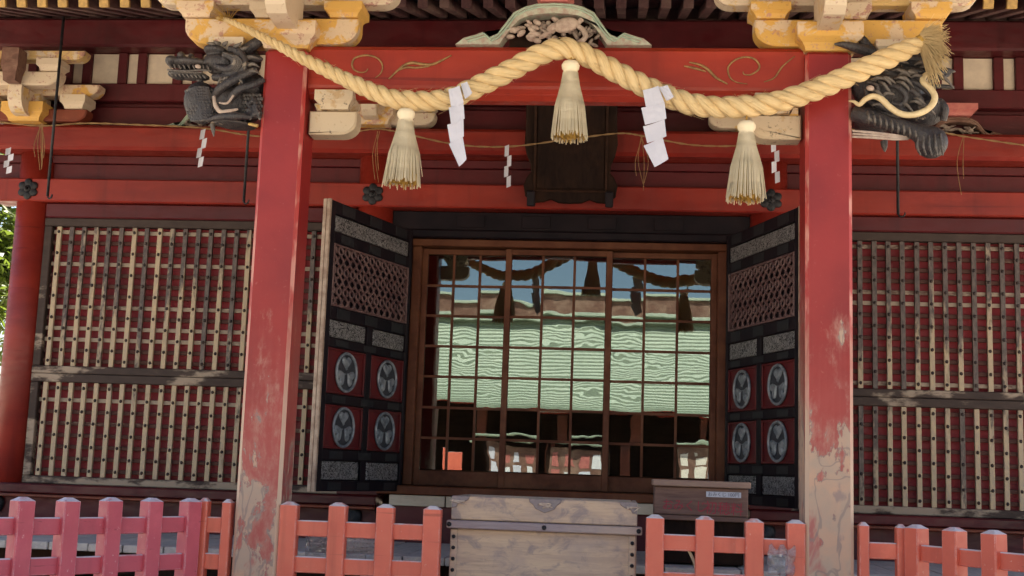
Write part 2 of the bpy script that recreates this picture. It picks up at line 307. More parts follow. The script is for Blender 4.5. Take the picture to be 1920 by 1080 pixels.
# ------------------------------------------------------------------ mesh helpers
class MB:
    def __init__(s): s.v = []; s.f = []; s.mi = []; s.uv = {}
    def add(s, vs, fs, mi=0, uvs=None):
        o = len(s.v); s.v += [tuple(v) for v in vs]
        for i, f in enumerate(fs):
            if uvs: s.uv[len(s.f)] = uvs[i]
            s.f.append([o+k for k in f]); s.mi.append(mi)
        return s
    def box(s, x0, x1, y0, y1, z0, z1, bev=0., mi=0, bmi=None, mat=None):
        if bev <= 0:
            vs = [(x, y, z) for z in (z0, z1) for y in (y0, y1) for x in (x0, x1)]
            fs = [(0, 2, 3, 1), (4, 5, 7, 6), (0, 1, 5, 4), (2, 6, 7, 3), (0, 4, 6, 2), (1, 3, 7, 5)]
            if mat: vs = [mat @ Vector(v) for v in vs]
            return s.add(vs, fs, mi)
        b = min(bev, (x1-x0)*.45, (y1-y0)*.45, (z1-z0)*.45)
        vs, idx = [], {}
        for sx in (0, 1):
            for sy in (0, 1):
                for sz in (0, 1):
                    X, Y, Z = (x0, x1)[sx], (y0, y1)[sy], (z0, z1)[sz]
                    dx, dy, dz = (b, -b)[sx], (b, -b)[sy], (b, -b)[sz]
                    idx[sx, sy, sz] = len(vs)
                    vs += [(X, Y+dy, Z+dz), (X+dx, Y, Z+dz), (X+dx, Y+dy, Z)]
        g = lambda a, k: idx[a]+k
        fs, ms = [], []
        def F(l, m): fs.append(l); ms.append(m)
        for q in (0, 1):
            F([g((q, 0, 0), 0), g((q, 1, 0), 0), g((q, 1, 1), 0), g((q, 0, 1), 0)], mi)
            F([g((0, q, 0), 1), g((1, q, 0), 1), g((1, q, 1), 1), g((0, q, 1), 1)], mi)
            F([g((0, 0, q), 2), g((1, 0, q), 2), g((1, 1, q), 2), g((0, 1, q), 2)], mi)
        bm_ = mi if bmi is None else bmi
        for a in (0, 1):
            for c in (0, 1):
                F([g((a, c, 0), 0), g((a, c, 1), 0), g((a, c, 1), 1), g((a, c, 0), 1)], bm_)
                F([g((a, 0, c), 0), g((a, 1, c), 0), g((a, 1, c), 2), g((a, 0, c), 2)], mi)
                F([g((0, a, c), 1), g((1, a, c), 1), g((1, a, c), 2), g((0, a, c), 2)], mi)
        for k in idx: F([g(k, 0), g(k, 1), g(k, 2)], mi)
        if mat: vs = [mat @ Vector(v) for v in vs]
        o = len(s.v); s.v += [tuple(v) for v in vs]
        for f, m in zip(fs, ms): s.f.append([o+i for i in f]); s.mi.append(m)
        return s
    def prism(s, pts, y0, y1, bev=0., mi=0):
        """outline in (x, z) extruded from y0 to y1, front edge optionally bevelled inward"""
        n = len(pts); cx = sum(p[0] for p in pts)/n; cz = sum(p[1] for p in pts)/n
        def ins(d):
            out = []
            for i in range(n):
                a, b, c = Vector(pts[i-1]), Vector(pts[i]), Vector(pts[(i+1) % n])
                e1 = (b-a); e2 = (c-b)
                if e1.length < 1e-9 or e2.length < 1e-9: out.append(tuple(b)); continue
                e1.normalize(); e2.normalize(); nn = Vector((-e1.y-e2.y, e1.x+e2.x))
                if nn.length < 1e-6: nn = Vector((-e1.y, e1.x))
                nn.normalize(); out.append(tuple(b+nn*d*sgn))
            return out
        area = sum(pts[i][0]*pts[(i+1) % n][1]-pts[(i+1) % n][0]*pts[i][1] for i in range(n)); sgn = 1 if area > 0 else -1
        rings = [(pts, y1)]
        if bev > 0: rings += [(pts, y0+bev), (ins(bev), y0)]
        else: rings += [(pts, y0)]
        vs = [(p[0], y, p[1]) for r, y in rings for p in r]; fs = []
        for k in range(len(rings)-1):
            for i in range(n):
                j = (i+1) % n; fs.append((k*n+i, k*n+j, (k+1)*n+j, (k+1)*n+i))
        fs.append(tuple(range(n))); fs.append(tuple(reversed(range((len(rings)-1)*n, len(rings)*n))))
        return s.add(vs, fs, mi)
    def tube(s, path, rad, n=8, mi=0, cap=True, flat=1.):
        P = [Vector(p) for p in path]; m = len(P)
        if not hasattr(rad, '__len__'): rad = [rad]*m
        elif len(rad) != m: rad = list(np.interp(np.linspace(0, 1, m), np.linspace(0, 1, len(rad)), rad))
        T = [(P[min(i+1, m-1)]-P[max(i-1, 0)]).normalized() for i in range(m)]
        nrm = T[0].orthogonal().normalized(); vs = []; L = 0; Ls = []
        for i in range(m):
            if i: L += (P[i]-P[i-1]).length
            Ls.append(L)
            nrm = (nrm-T[i]*nrm.dot(T[i])).normalized(); bn = T[i].cross(nrm)
            for k in range(n):
                a = 2*math.pi*k/n; vs.append(P[i]+(nrm*math.cos(a)*flat+bn*math.sin(a))*rad[i])
        fs, uvs = [], []
        for i in range(m-1):
            for k in range(n):
                j = (k+1) % n; fs.append((i*n+k, i*n+j, (i+1)*n+j, (i+1)*n+k))
                uvs.append([(Ls[i], k/n), (Ls[i], (k+1)/n), (Ls[i+1], (k+1)/n), (Ls[i+1], k/n)])
        if cap:
            fs.append(tuple(reversed(range(n)))); fs.append(tuple(range((m-1)*n, m*n))); uvs += [[(0, 0)]*n]*2
        return s.add(vs, fs, mi, uvs)
    def lathe(s, prof, c=(0, 0, 0), n=16, mi=0, mat=None):
        """profile of (radius, z) about the z axis"""
        vs = [(c[0]+r*math.cos(2*math.pi*k/n), c[1]+r*math.sin(2*math.pi*k/n), c[2]+z) for r, z in prof for k in range(n)]
        if mat: vs = [mat @ Vector(v) for v in vs]
        fs = [(i*n+k, i*n+(k+1) % n, (i+1)*n+(k+1) % n, (i+1)*n+k) for i in range(len(prof)-1) for k in range(n)]
        fs += [tuple(reversed(range(n))), tuple(range((len(prof)-1)*n, len(prof)*n))]
        return s.add(vs, fs, mi)
    def ell(s, c, r, rot=0., n=12, m=8, mi=0, roty=0.):
        """ellipsoid; rot turns it in the XZ plane"""
        Rm = Matrix.Rotation(-rot, 4, 'Y') @ Matrix.Rotation(roty, 4, 'Z')
        vs = []
        for i in range(m+1):
            t = math.pi*i/m
            for k in range(n):
                a = 2*math.pi*k/n
                vs.append(Vector(c)+(Rm @ Vector((r[0]*math.sin(t)*math.cos(a), r[1]*math.sin(t)*math.sin(a), r[2]*math.cos(t)))))
        fs = [(i*n+k, (i+1)*n+k, (i+1)*n+(k+1) % n, i*n+(k+1) % n) for i in range(m) for k in range(n)]
        return s.add(vs, fs, mi)
    def mesh(s, name, mats=None, smooth=False):
        me = bpy.data.meshes.new(name); me.from_pydata(s.v, [], s.f)
        for mt in (mats if isinstance(mats, (list, tuple)) else [mats] if mats else []): me.materials.append(M[mt])
        for p, k in zip(me.polygons, s.mi): p.material_index = k; p.use_smooth = smooth
        if s.uv:
            ul = me.uv_layers.new(name='UVMap')
            for p in me.polygons:
                if p.index in s.uv:
                    for li, q in zip(p.loop_indices, s.uv[p.index]): ul.data[li].uv = q
        bm = bmesh.new(); bm.from_mesh(me); bmesh.ops.recalc_face_normals(bm, faces=bm.faces); bm.to_mesh(me); bm.free()
        me.update(); return me
def put(name, me, parent=None, loc=None, rot=None):
    o = bpy.data.objects.new(name, me); C.objects.link(o)
    if parent is not None:
        o.parent = parent
    if loc is not None: o.location = loc
    if rot is not None: o.rotation_euler = rot
    return o
def build(mb, name, mats, parent=None, smooth=False, base=None):
    """one mesh object from world coordinates; parent is an Empty with its own location"""
    o = put(name, mb.mesh(name, mats, smooth), parent)
    if parent is not None: o.matrix_parent_inverse = world_of(parent).inverted()
    return o
def world_of(o):
    m = Matrix.LocRotScale(o.location, o.rotation_euler, o.scale)
    if o.parent: m = world_of(o.parent) @ o.matrix_parent_inverse @ m
    return m
def box(name, mat, parent, x0, x1, y0, y1, z0, z1, bev=.004):
    """a mesh of its own, origin in its middle"""
    c = Vector(((x0+x1)/2, (y0+y1)/2, (z0+z1)/2)); a, b, d = (x1-x0)/2, (y1-y0)/2, (z1-z0)/2
    key = (round(a, 4), round(b, 4), round(d, 4), bev, mat)
    if key not in CACHE: CACHE[key] = MB().box(-a, a, -b, b, -d, d, bev).mesh(name, mat)
    o = put(name, CACHE[key], parent, c)
    if parent is not None: o.matrix_parent_inverse = world_of(parent).inverted()
    return o
CACHE = {}
def link(o, parent): o.parent = parent; o.matrix_parent_inverse = world_of(parent).inverted(); return o
def empty(name, loc, rz=0):
    o = bpy.data.objects.new(name, None); C.objects.link(o); o.location = loc; o.rotation_euler = (0, 0, rz); return o
def tag(o, label=None, cat=None, group=None, kind=None):
    for k, v in (('label', label), ('category', cat), ('group', group), ('kind', kind)):
        if v: o[k] = v
    return o
def catmull(pts, k=8):
    P = [Vector(p) for p in pts]; out = []
    for i in range(len(P)-1):
        a, b, c, d = P[max(i-1, 0)], P[i], P[i+1], P[min(i+2, len(P)-1)]
        for j in range(k):
            t = j/k; out.append(.5*((2*b)+(c-a)*t+(2*a-5*b+4*c-d)*t*t+(3*b-a-3*c+d)*t**3))
    return out+[P[-1]]

# ================================================================== the setting
g = MB(); g.add([(-300, -300, 0), (300, -300, 0), (300, 300, 0), (-300, 300, 0)], [(0, 1, 2, 3)])
tag(build(g, 'ground', 'gravel'), 'pale gravel court in front of the shrine', kind='structure')
g = MB().box(-2.0, 2.6, -26, -.6, .0, .025, .008)
tag(build(g, 'path', 'stone'), 'stone paved approach leading to the offertory box', kind='structure')

# ================================================================== the shrine hall
H = empty('shrine_hall', (0, 3, 0))
tag(H, 'old red lacquered shrine hall with gold brackets, lattice shutters and open black doors', 'shrine')
# --- front pillars
for sx in (-1, 1):
    x = 1.797*sx
    build(MB().box(x-.147, x+.147, 0, .294, .22, 4.268, .022, 0, 1), 'front_pillar', ['pillar', 'worn_edge'], H)
    build(MB().box(x-.27, x+.27, -.12, .415, .004, .215, .03), 'base_stone', 'stone', H)
# --- wall columns
for x in (-5.06, -1.79, 1.79, 5.06):
    build(MB().lathe([(.165, 1.0), (.168, 2.5), (.165, 4.32)], (x, 3.22, 0), 28), 'wall_column', 'red_beam', H, True)
# --- front beam with rounded lower lip and engraved scrolls
prof = [(.10, 4.318), (.262, 4.318), (.262, 3.99), (.225, 3.955), (.135, 3.955), (.10, 3.985), (.10, 3.995), (.075, 4.02), (.07, 4.04), (.07, 4.285)]
vs = [(x, y, z) for x in (-1.66, 1.66) for y, z in prof]; n = len(prof)
fb = MB().add(vs, [(i, (i+1) % n, n+(i+1) % n, n+i) for i in range(n)]+[tuple(range(n)), tuple(range(n, 2*n))])
fb = build(fb, 'front_beam', 'red', H)
YB = .066
def scroll(paths, name='scroll_line'):
    for p, r in paths:
        q = catmull([at(x, y, YB) for x, y in p], 6); m = len(q)
        o = build(MB().tube(q, [r*(.45+.55*math.sin(math.pi*min(1, max(.02, i/(m-1))))) for i in range(m)], 6), name, 'gold_line', None, True)
        link(o, fb)
zl = lambda L: [(400+x/2.7, y/2.7) for x, y in L]
scroll([(zl([(782, 348), (770, 364), (740, 366), (712, 352), (702, 328), (712, 298), (745, 284), (790, 281), (835, 298), (857, 335), (846, 372), (820, 394)]), .007),
        (zl([(888, 400), (930, 360), (968, 330), (1010, 318), (1060, 326), (1110, 326), (1160, 304), (1205, 280)]), .011),
        (zl([(925, 362), (975, 342), (1030, 343), (1095, 336)]), .008),
        (zl([(560, 300), (590, 325), (640, 395)]), .004)])
zr = lambda L: [(1300+x/2.571, y/2.571) for x, y in L]
scroll([(zr([(240, 345), (245, 358), (275, 360), (310, 340), (318, 315), (295, 285), (250, 275), (200, 290), (168, 325), (175, 370), (205, 395), (260, 405)]), .007),
        (zr([(-20, 300), (30, 312), (70, 335), (110, 375), (165, 405)]), .010), (zr([(-45, 318), (10, 330), (60, 345)]), .009),
        (zr([(340, 395), (390, 375), (430, 320), (490, 270)]), .006)])
# --- floors, base beams, wall boards
def hb(name, mat, x0, x1, y0, y1, z0, z1, bev=.012, parent=H): return box(name, mat, parent, x0, x1, y0, y1, z0, z1, bev)
hb('header_beam', 'red_beam', -5.42, 5.42, 3.05, 3.33, 3.842, 4.062)
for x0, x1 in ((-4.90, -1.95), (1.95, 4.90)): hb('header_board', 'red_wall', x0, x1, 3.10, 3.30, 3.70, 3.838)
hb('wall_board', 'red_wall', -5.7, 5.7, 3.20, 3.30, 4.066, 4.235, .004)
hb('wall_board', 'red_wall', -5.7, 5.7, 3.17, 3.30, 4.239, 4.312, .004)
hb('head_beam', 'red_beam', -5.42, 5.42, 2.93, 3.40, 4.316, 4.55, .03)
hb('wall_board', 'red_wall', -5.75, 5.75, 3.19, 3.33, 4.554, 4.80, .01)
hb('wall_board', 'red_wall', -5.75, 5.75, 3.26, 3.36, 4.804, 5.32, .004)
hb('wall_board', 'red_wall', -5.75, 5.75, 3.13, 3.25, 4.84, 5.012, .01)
hb('eave_filler', 'rafter', -6.2, 6.2, 3.15, 3.35, 5.604, 5.96, 0)
hb('top_beam', 'red_wall', -6.2, 6.2, 2.98, 3.40, 5.325, 5.60, .02)
x = -5.68; k = 0                                               # plaster panels and the struts between them
while x < 5.6:
    wd = .265 if k % 2 == 0 else .105
    hb('plaster_panel', 'plaster', x+.002, x+wd-.002, 3.19, 3.255, 5.016, 5.318, .002)
    hb('wall_strut', 'red_wall', x+wd, x+wd+.085, 3.15, 3.255, 5.016, 5.318, .004)
    x += wd+.085; k += 1
for x0, x1 in ((-5.25, -1.62), (1.62, 5.25)):
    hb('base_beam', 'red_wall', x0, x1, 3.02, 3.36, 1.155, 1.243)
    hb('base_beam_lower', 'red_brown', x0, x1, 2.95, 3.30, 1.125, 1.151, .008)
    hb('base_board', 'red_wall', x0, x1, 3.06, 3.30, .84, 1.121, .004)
for x in (-1.79, 1.79): hb('column_foot', 'red_wall', x-.185, x+.185, 3.03, 3.36, 1.247, 1.335, .008)
for x in (-5.06, -1.79, 1.79, 5.06):                              # dark round nail covers on the base, six-petal ones on the header
    m_ = Matrix.Translation((x-.05, 3.055, 1.06)) @ Matrix.Rotation(math.pi/2, 4, 'X')
    build(MB().lathe([(.10, 0), (.10, .02), (.085, .045), (.05, .06), (.0, .064)], (0, 0, 0), 20, 0, m_), 'nail_cover', 'iron', H, True)
    mb = MB(); zc = 3.955
    for a in range(6):
        q = math.radians(60*a+30); mb.ell((x+.055*math.cos(q), 3.042, zc+.055*math.sin(q)), (.048, .014, .040), q)
    mb.ell((x, 3.036, zc), (.036, .022, .036)); mb.lathe([(.016, 0), (.013, .03), (.0, .036)], (0, 0, 0), 10, 0, Matrix.Translation((x, 3.02, zc)) @ Matrix.Rotation(math.pi/2, 4, 'X'))
    build(mb, 'nail_cover', 'iron', H, True)
# veranda
x = -6.6; i = 0
while x < 6.6:
    wd = U(.26, .34); hb('veranda_plank', 'veranda', x+.004, x+wd-.004, 1.28+U(-.012, .012), 3.05, .80, .858+U(-.003, .003), .006); x += wd
hb('base_board', 'red_wall', -1.61, 1.61, 3.03, 3.30, .84, 1.168, .004)
hb('veranda_beam', 'dark_wood', -6.6, 6.6, 1.42, 1.60, .62, .796, .01)
for x in (-6.2, -4.4, -2.6, 2.6, 4.4, 6.2): hb('veranda_post', 'dark_wood', x-.08, x+.08, 1.44, 1.58, .01, .616, .01)
hb('underfloor_wall', 'dark_wood', -6.0, 6.0, 2.9, 3.0, .01, .79, .0)
for s_ in range(3): hb('wooden_step', 'veranda', -1.5, 1.5, .62+s_*.24, .90+s_*.24, .02, .20+s_*.21, .01)
# --- door way: sill, jambs, black lintel
for i in range(6): hb('sill_board', 'sill_board', -1.50+i*.5+.006, -1.0+i*.5-.006, 2.99, 3.10, 1.17, 1.262, .004)
hb('door_sill', 'door_wood', -1.62, 1.62, 3.0, 3.42, 1.268, 1.345, .008)
for sx in (-1, 1): hb('door_jamb', 'black_lacquer', min(sx*1.43, sx*1.63), max(sx*1.43, sx*1.63), 3.08, 3.40, 1.35, 3.60, .01)
hb('door_lintel', 'black_lacquer', -1.63, 1.63, 3.20, 3.42, 3.66, 3.838, .01)
hb('door_lintel', 'black_lacquer', -1.63, 1.63, 3.14, 3.40, 3.585, 3.655, .01)
for x in (-.9, -.3, .3, .9): hb('lintel_fitting', 'black_lacquer', x-.13, x+.13, 3.185, 3.199, 3.69, 3.80, .003)
hb('door_head', 'door_wood', -1.43, 1.43, 3.20, 3.40, 3.515, 3.58, .006)
for sx in (-1, 1): hb('door_post', 'door_wood', min(sx*1.345, sx*1.427), max(sx*1.345, sx*1.427), 3.22, 3.40, 1.35, 3.512, .006)
# --- hall body, interior, roofs (above the frame; they shade the front)
hb('side_wall', 'red_wall', -5.2, -5.0, 3.42, 9.0, .86, 5.6, 0); hb('side_wall', 'red_wall', 5.0, 5.2, 3.42, 9.0, .86, 5.6, 0)
hb('rear_wall', 'interior', -5.0, 5.0, 8.8, 9.0, .86, 5.6, 0); hb('inner_floor', 'interior', -5.0, 5.0, 3.45, 8.8, 1.18, 1.26, 0)
hb('inner_ceiling', 'interior', -5.0, 5.0, 3.45, 8.8, 4.6, 4.66, 0)
hb('inner_screen', 'interior', -4.0, 4.0, 6.4, 6.5, 1.264, 4.5, 0)
def slab(name, mat, x0, x1, pts, th):
    """roof plate following (y, z) points, th thick upward"""
    n = len(pts); pr = list(pts)+[(y, z+th) for y, z in reversed(pts)]; m = len(pr)
    vs = [(x, y, z) for x in (x0, x1) for y, z in pr]
    return build(MB().add(vs, [(i, (i+1) % m, m+(i+1) % m, m+i) for i in range(m)]+[tuple(range(m)), tuple(range(m, 2*m))]), name, mat, H)
slab('roof', 'copper', -7.4, 7.4, [(-.6, 4.95), (1.9, 5.60), (3.2, 5.98), (5.2, 7.3), (6.9, 9.4)], .16)
slab('roof', 'copper', -7.4, 7.4, [(6.9, 9.3), (8.6, 7.2), (10.6, 5.8), (12.6, 5.2)], .16)
hb('roof_ridge', 'copper', -6.8, 6.8, 6.6, 7.2, 9.3, 9.9, .05)
slab('roof_sheathing', 'rafter', -7.3, 7.3, [(-.6, 4.93), (1.9, 5.58), (3.2, 5.96)], .012)
slab('porch_sheathing', 'rafter', -3.65, 3.65, [(-2.25, 4.76), (0, 5.195), (1.95, 5.59)], .012)
slab('porch_roof', 'copper', -3.7, 3.7, [(-2.3, 4.785), (0, 5.22), (1.95, 5.62)], .14)
for i in range(37):                                               # porch rafters
    x = -3.24+i*.18; m_ = Matrix.Translation((x, -.3, 5.10)) @ Matrix.Rotation(math.atan(.195), 4, 'X')
    o = put('porch_rafter', CACHE.setdefault('pr', MB().box(-.04, .04, -1.45, 1.0, -.045, .045, .006).mesh('porch_rafter', 'rafter')), None, m_.to_translation(), m_.to_euler()); link(o, H)
hb('porch_purlin', 'yellow', -2.95, 2.95, .03, .27, 4.86, 5.02, .02)
# main eave rafters with gilt caps
sl = math.atan((5.645-5.315)/1.12)
rl = CACHE.setdefault('rf', MB().box(-.038, .038, -.62, .70, -.045, .045, .004).mesh('eave_rafter', 'rafter'))
rc = MB().box(-.041, .041, -.636, -.6, -.048, .048, .004).mesh('rafter_cap', 'gold_leaf')
rc2 = MB().box(-.041, .041, -.636, -.6, -.048, .048, .004).mesh('rafter_cap', 'rafter')  # middle caps: less lit gilt, its shade painted as rafter brown
nr = 62
for i in range(nr):
    x = -5.62+i*.1835; m_ = Matrix.Translation((x, 2.52, 5.525)) @ Matrix.Rotation(sl, 4, 'X')
    o = put('eave_rafter', rl, None, m_.to_translation(), m_.to_euler()); link(o, H)
    c_ = put('rafter_cap', rc if abs(x) > 2.3 else rc2, o); c_.matrix_parent_inverse = Matrix()
slab('eave_board', 'rafter', -5.9, 5.9, [(1.86, 5.388), (3.2, 5.783)], .012)

# --- bracket sets
def arm_outline(x0, x1, z0, z1, r0, r1):
    """boat-shaped bracket arm in (x, z): flat top, lower corners rounded"""
    p = [(x0, z1), (x0, z0+r0)]
    for a in range(1, 6): t = a/6*math.pi/2; p.append((x0+r0*1.25*(1-math.cos(t)), z0+r0*(1-math.sin(t))))
    p.append((x0+r0*1.25, z0)); p.append((x1-r1*1.25, z0))
    for a in range(1, 6): t = (6-a)/6*math.pi/2; p.append((x1-r1*1.25*(1-math.cos(t)), z0+r1*(1-math.sin(t))))
    p += [(x1, z0+r1), (x1, z1)]
    return p
def bearing_block(x, y, z0, wd, h, mat, parent, name='bearing_block', dp=None):
    """masu: square block whose lower half tapers in a hollow curve"""
    dp = dp or wd; mb = MB(); prof = [(.36, 0), (.375, .14), (.41, .28), (.47, .40), (.5, .46), (.5, 1.0)]
    vs = [(x+sx*p*wd, y+sy*p*dp, z0+q*h) for p, q in prof for sx, sy in ((-1, -1), (1, -1), (1, 1), (-1, 1))]
    fs = [(i*4+k, i*4+(k+1) % 4, i*4+4+(k+1) % 4, i*4+4+k) for i in range(len(prof)-1) for k in range(4)]
    m = len(prof); fs += [(3, 2, 1, 0), tuple(range(m*4-4, m*4))]
    return link(build(mb.add(vs, fs), name, mat), parent)
def nose(x, y0, y1, z0, z1, wd, mat, parent):
    """forward bracket arm, its tip curling up"""
    pr = [(y1, z1), (y1, z0), ((y0+y1)/2, z0), (y0+.10, z0+.01), (y0+.045, z0+.05), (y0+.012, z0+.11), (y0, z1-.05), (y0, z1)]
    m = len(pr); vs = [(xx, y, z) for xx in (x-wd/2, x+wd/2) for y, z in pr]
    return link(build(MB().add(vs, [(i, (i+1) % m, m+(i+1) % m, m+i) for i in range(m)]+[tuple(range(m)), tuple(range(m, 2*m))]), 'bracket_nose', mat), parent)
for sx in (-1, 1):                                                # porch pillar tops
    X = 1.80*sx; E_ = empty('bracket_set', (X, .15, 4.27)); link(E_, H)
    bearing_block(X, .147, 4.27, .42, .175, 'yellow', E_)
    xi, xo = X-sx*.47, X+sx*.74
    o = build(MB().prism(arm_outline(min(xi, xo), max(xi, xo), 4.328, 4.51, .12, .12), .07, .22, .012), 'bracket_arm', 'yellow'); link(o, E_)
    bearing_block(X-sx*.37, .147, 4.512, .26, .10, 'yellow', E_); bearing_block(X+sx*.66, .147, 4.512, .26, .10, 'yellow', E_)
    bearing_block(X+sx*.16, .147, 4.512, .24, .10, 'cream', E_)
    bearing_block(X+sx*.42, .12, 4.265, .24, .085, 'cream', E_)
    nose(X+sx*-.02, -.42, .06, 4.385, 4.66, .135, 'cream', E_)
    bearing_block(X+sx*-.02, -.34, 4.662, .24, .15, 'yellow', E_)
    xi, xo = X-sx*.73, X+sx*.98
    o = build(MB().prism(arm_outline(min(xi, xo), max(xi, xo), 4.613, 4.76, .09, .09), .08, .21, .012), 'bracket_arm', 'cream'); link(o, E_)
    o = build(MB().prism(arm_outline(X-.62, X+.62, 4.625, 4.80, .11, .11), -.42, -.27, .012), 'bracket_arm', 'yellow'); link(o, E_)
    for q in (-.5, .5): bearing_block(X+q, -.345, 4.802, .24, .14, 'yellow', E_)
    # the pieces under the beam, inside of the pillar
    xi = X-sx*.165; xo = X-sx*.49
    o = build(MB().prism(arm_outline(min(xi, xo), max(xi, xo), 3.70, 3.862, .005 if sx < 0 else .09, .09 if sx < 0 else .005), .085, .235, .012), 'bracket_arm', 'cream_worn'); link(o, E_)
    bearing_block(X-sx*.34, .15, 3.866, .26, .125, 'cream_worn', E_)
def wall_bracket(X):
    E_ = empty('bracket_set', (X, 3.0, 4.55)); link(E_, H); y0 = 2.98
    bearing_block(X, y0, 4.553, .40, .17, 'yellow', E_)
    o = build(MB().prism(arm_outline(X-.56, X+.56, 4.575, 4.69, .09, .09), y0-.07, y0+.08, .012), 'bracket_arm', 'red_brown' if abs(X) > 3 else 'cream'); link(o, E_)
    for q in (-.44, .0, .44): bearing_block(X+q, y0, 4.692, .24, .125, 'cream', E_)
    nose(X, y0-.36, y0-.05, 4.59, 4.83, .13, 'cream', E_)
    o = build(MB().prism(arm_outline(X-.40, X+.40, 4.835, 4.965, .10, .10), y0-.34, y0-.20, .012), 'bracket_arm', 'cream'); link(o, E_)
    o = build(MB().prism(arm_outline(X-.66, X+.66, 4.82, 4.93, .09, .09), y0-.07, y0+.08, .012), 'bracket_arm', 'yellow'); link(o, E_)
    for q in (-.30, .30): bearing_block(X+q, y0-.27, 4.968, .22, .11, 'cream', E_)
    bearing_block(X, y0-.42, 4.835, .16, .30, 'strut_brown', E_, 'carved_nose')
    o = build(MB().prism(arm_outline(X-.62, X+.62, 5.08, 5.165, .07, .07), y0-.34, y0-.20, .012), 'bracket_arm', 'cream'); link(o, E_)
for X in (-5.06, -1.79, 1.79, 5.06): wall_bracket(X)

# --- frog-leg struts
def frog_leg(cx, z0, y, s, mat, th=.12):
    out = [(-.655, 0), (-.60, .045), (-.53, .065), (-.475, .085), (-.455, .07), (-.43, .05), (-.385, .07), (-.33, .14), (-.27, .225), (-.20, .262), (-.12, .285), (0, .292)]
    inn = [(-.36, 0), (-.33, .05), (-.28, .12), (-.23, .175), (-.16, .205), (-.08, .215), (0, .222)]
    o2 = out+[(-a, b) for a, b in reversed(out[:-1])]; i2 = inn+[(-a, b) for a, b in reversed(inn[:-1])]
    P = lambda p, yy, g_=1.: (cx+p[0]*s, yy, z0+p[1]*s)
    mb = MB(); no = len(o2); ni = len(i2); vs = []
    for yy in (y, y+th): vs += [P(p, yy) for p in o2]+[P(p, yy) for p in i2]
    t = no+ni; fs = []
    for b in (0, t):
        fi = []
        k = 0
        # stitch outer and inner outlines by parameter
        i = j = 0
        while i < no-1 or j < ni-1:
            if j == ni-1 or (i < no-1 and (i+1)/(no-1) <= (j+1)/(ni-1)): fs.append((b+i, b+i+1, b+no+j)); i += 1
            else: fs.append((b+i, b+no+j+1, b+no+j)); j += 1
    for i in range(no-1): fs.append((i, i+1, t+i+1, t+i))
    for j in range(ni-1): fs.append((no+j, no+j+1, t+no+j+1, t+no+j))
    fs += [(0, no, t+no, t), (no-1, no+ni-1, t+no+ni-1, t+no-1)]
    o = build(mb.add(vs, fs), 'frog_leg_strut', mat, H)
    rim = MB()
    for off in (.018, .045):
        q = [Vector((cx+a*s*(1-off), y-.004, z0+max(.004, b*s-off*.6))) for a, b in o2[1:-1]]
        rim.tube(q, .0065, 6)
    link(build(rim, 'rim_moulding', 'mint' if mat != 'strut_brown' else 'strut_brown', None, True), o)
    return o
fk = frog_leg(.0, 4.322, .05, 1.0, 'mint_worn')
hb('strut_back_board', 'dark_wood', -.30, .30, .135, .16, 4.322, 4.52, .0)
random.seed(21)
cv = MB()                                                        # carved flowers, leaves and a fruit inside the strut
for i in range(26):
    a = U(-.30, .02); zz = U(.02, .19)*(1-abs(a)*1.3)+.012
    cv.ell((a+U(-.01, .01), .07+U(-.02, .02), 4.322+zz), (U(.026, .05), .025, U(.010, .02)), U(-.7, .7))
link(build(cv, 'carved_leaves', 'carving_pale', None, True), fk)
cv = MB()
for i in range(30):
    a = U(-.10, .16); zz = U(.01, .17); cv.ell((a, .085+U(-.02, .02), 4.322+zz), (U(.014, .026), .022, U(.012, .022)), U(-1, 1))
for i in range(12): cv.ell((U(.15, .30), .085, 4.322+U(.01, .12)), (.035, .02, .012), U(-1.2, 1.2))
link(build(cv, 'carved_flowers', 'carving', None, True), fk)
link(build(MB().ell((.085, .045, 4.455), (.085, .045, .052), .25, 18, 12).ell((.0, .05, 4.44), (.05, .03, .03), .5), 'carved_bird', 'carving_pale', None, True), fk)
link(build(MB().tube(catmull([(.17, .05, 4.33), (.215, .04, 4.37), (.20, .045, 4.42), (.16, .05, 4.46), (.19, .05, 4.50)]), [.018]*33, 8), 'carved_stem', 'carving_pale', None, True), fk)
bearing_block(.0, .12, 4.617, .25, .15, 'pinkish_block', fk, 'bearing_block')
for X, mt in ((-3.42, 'mint'), (3.42, 'strut_brown')):
    f2 = frog_leg(X, 4.553, 3.05, .62, mt, .10)
    bearing_block(X, 3.12, 4.737, .30, .10, 'pinkish_block', f2)
    cv = MB()
    for i in range(22): cv.ell((X+U(-.17, .17), 3.07, 4.56+U(.0, .10)), (U(.02, .05), .02, U(.008, .016)), U(-.9, .9))
    link(build(cv, 'carved_leaves', 'carving', None, True), f2)

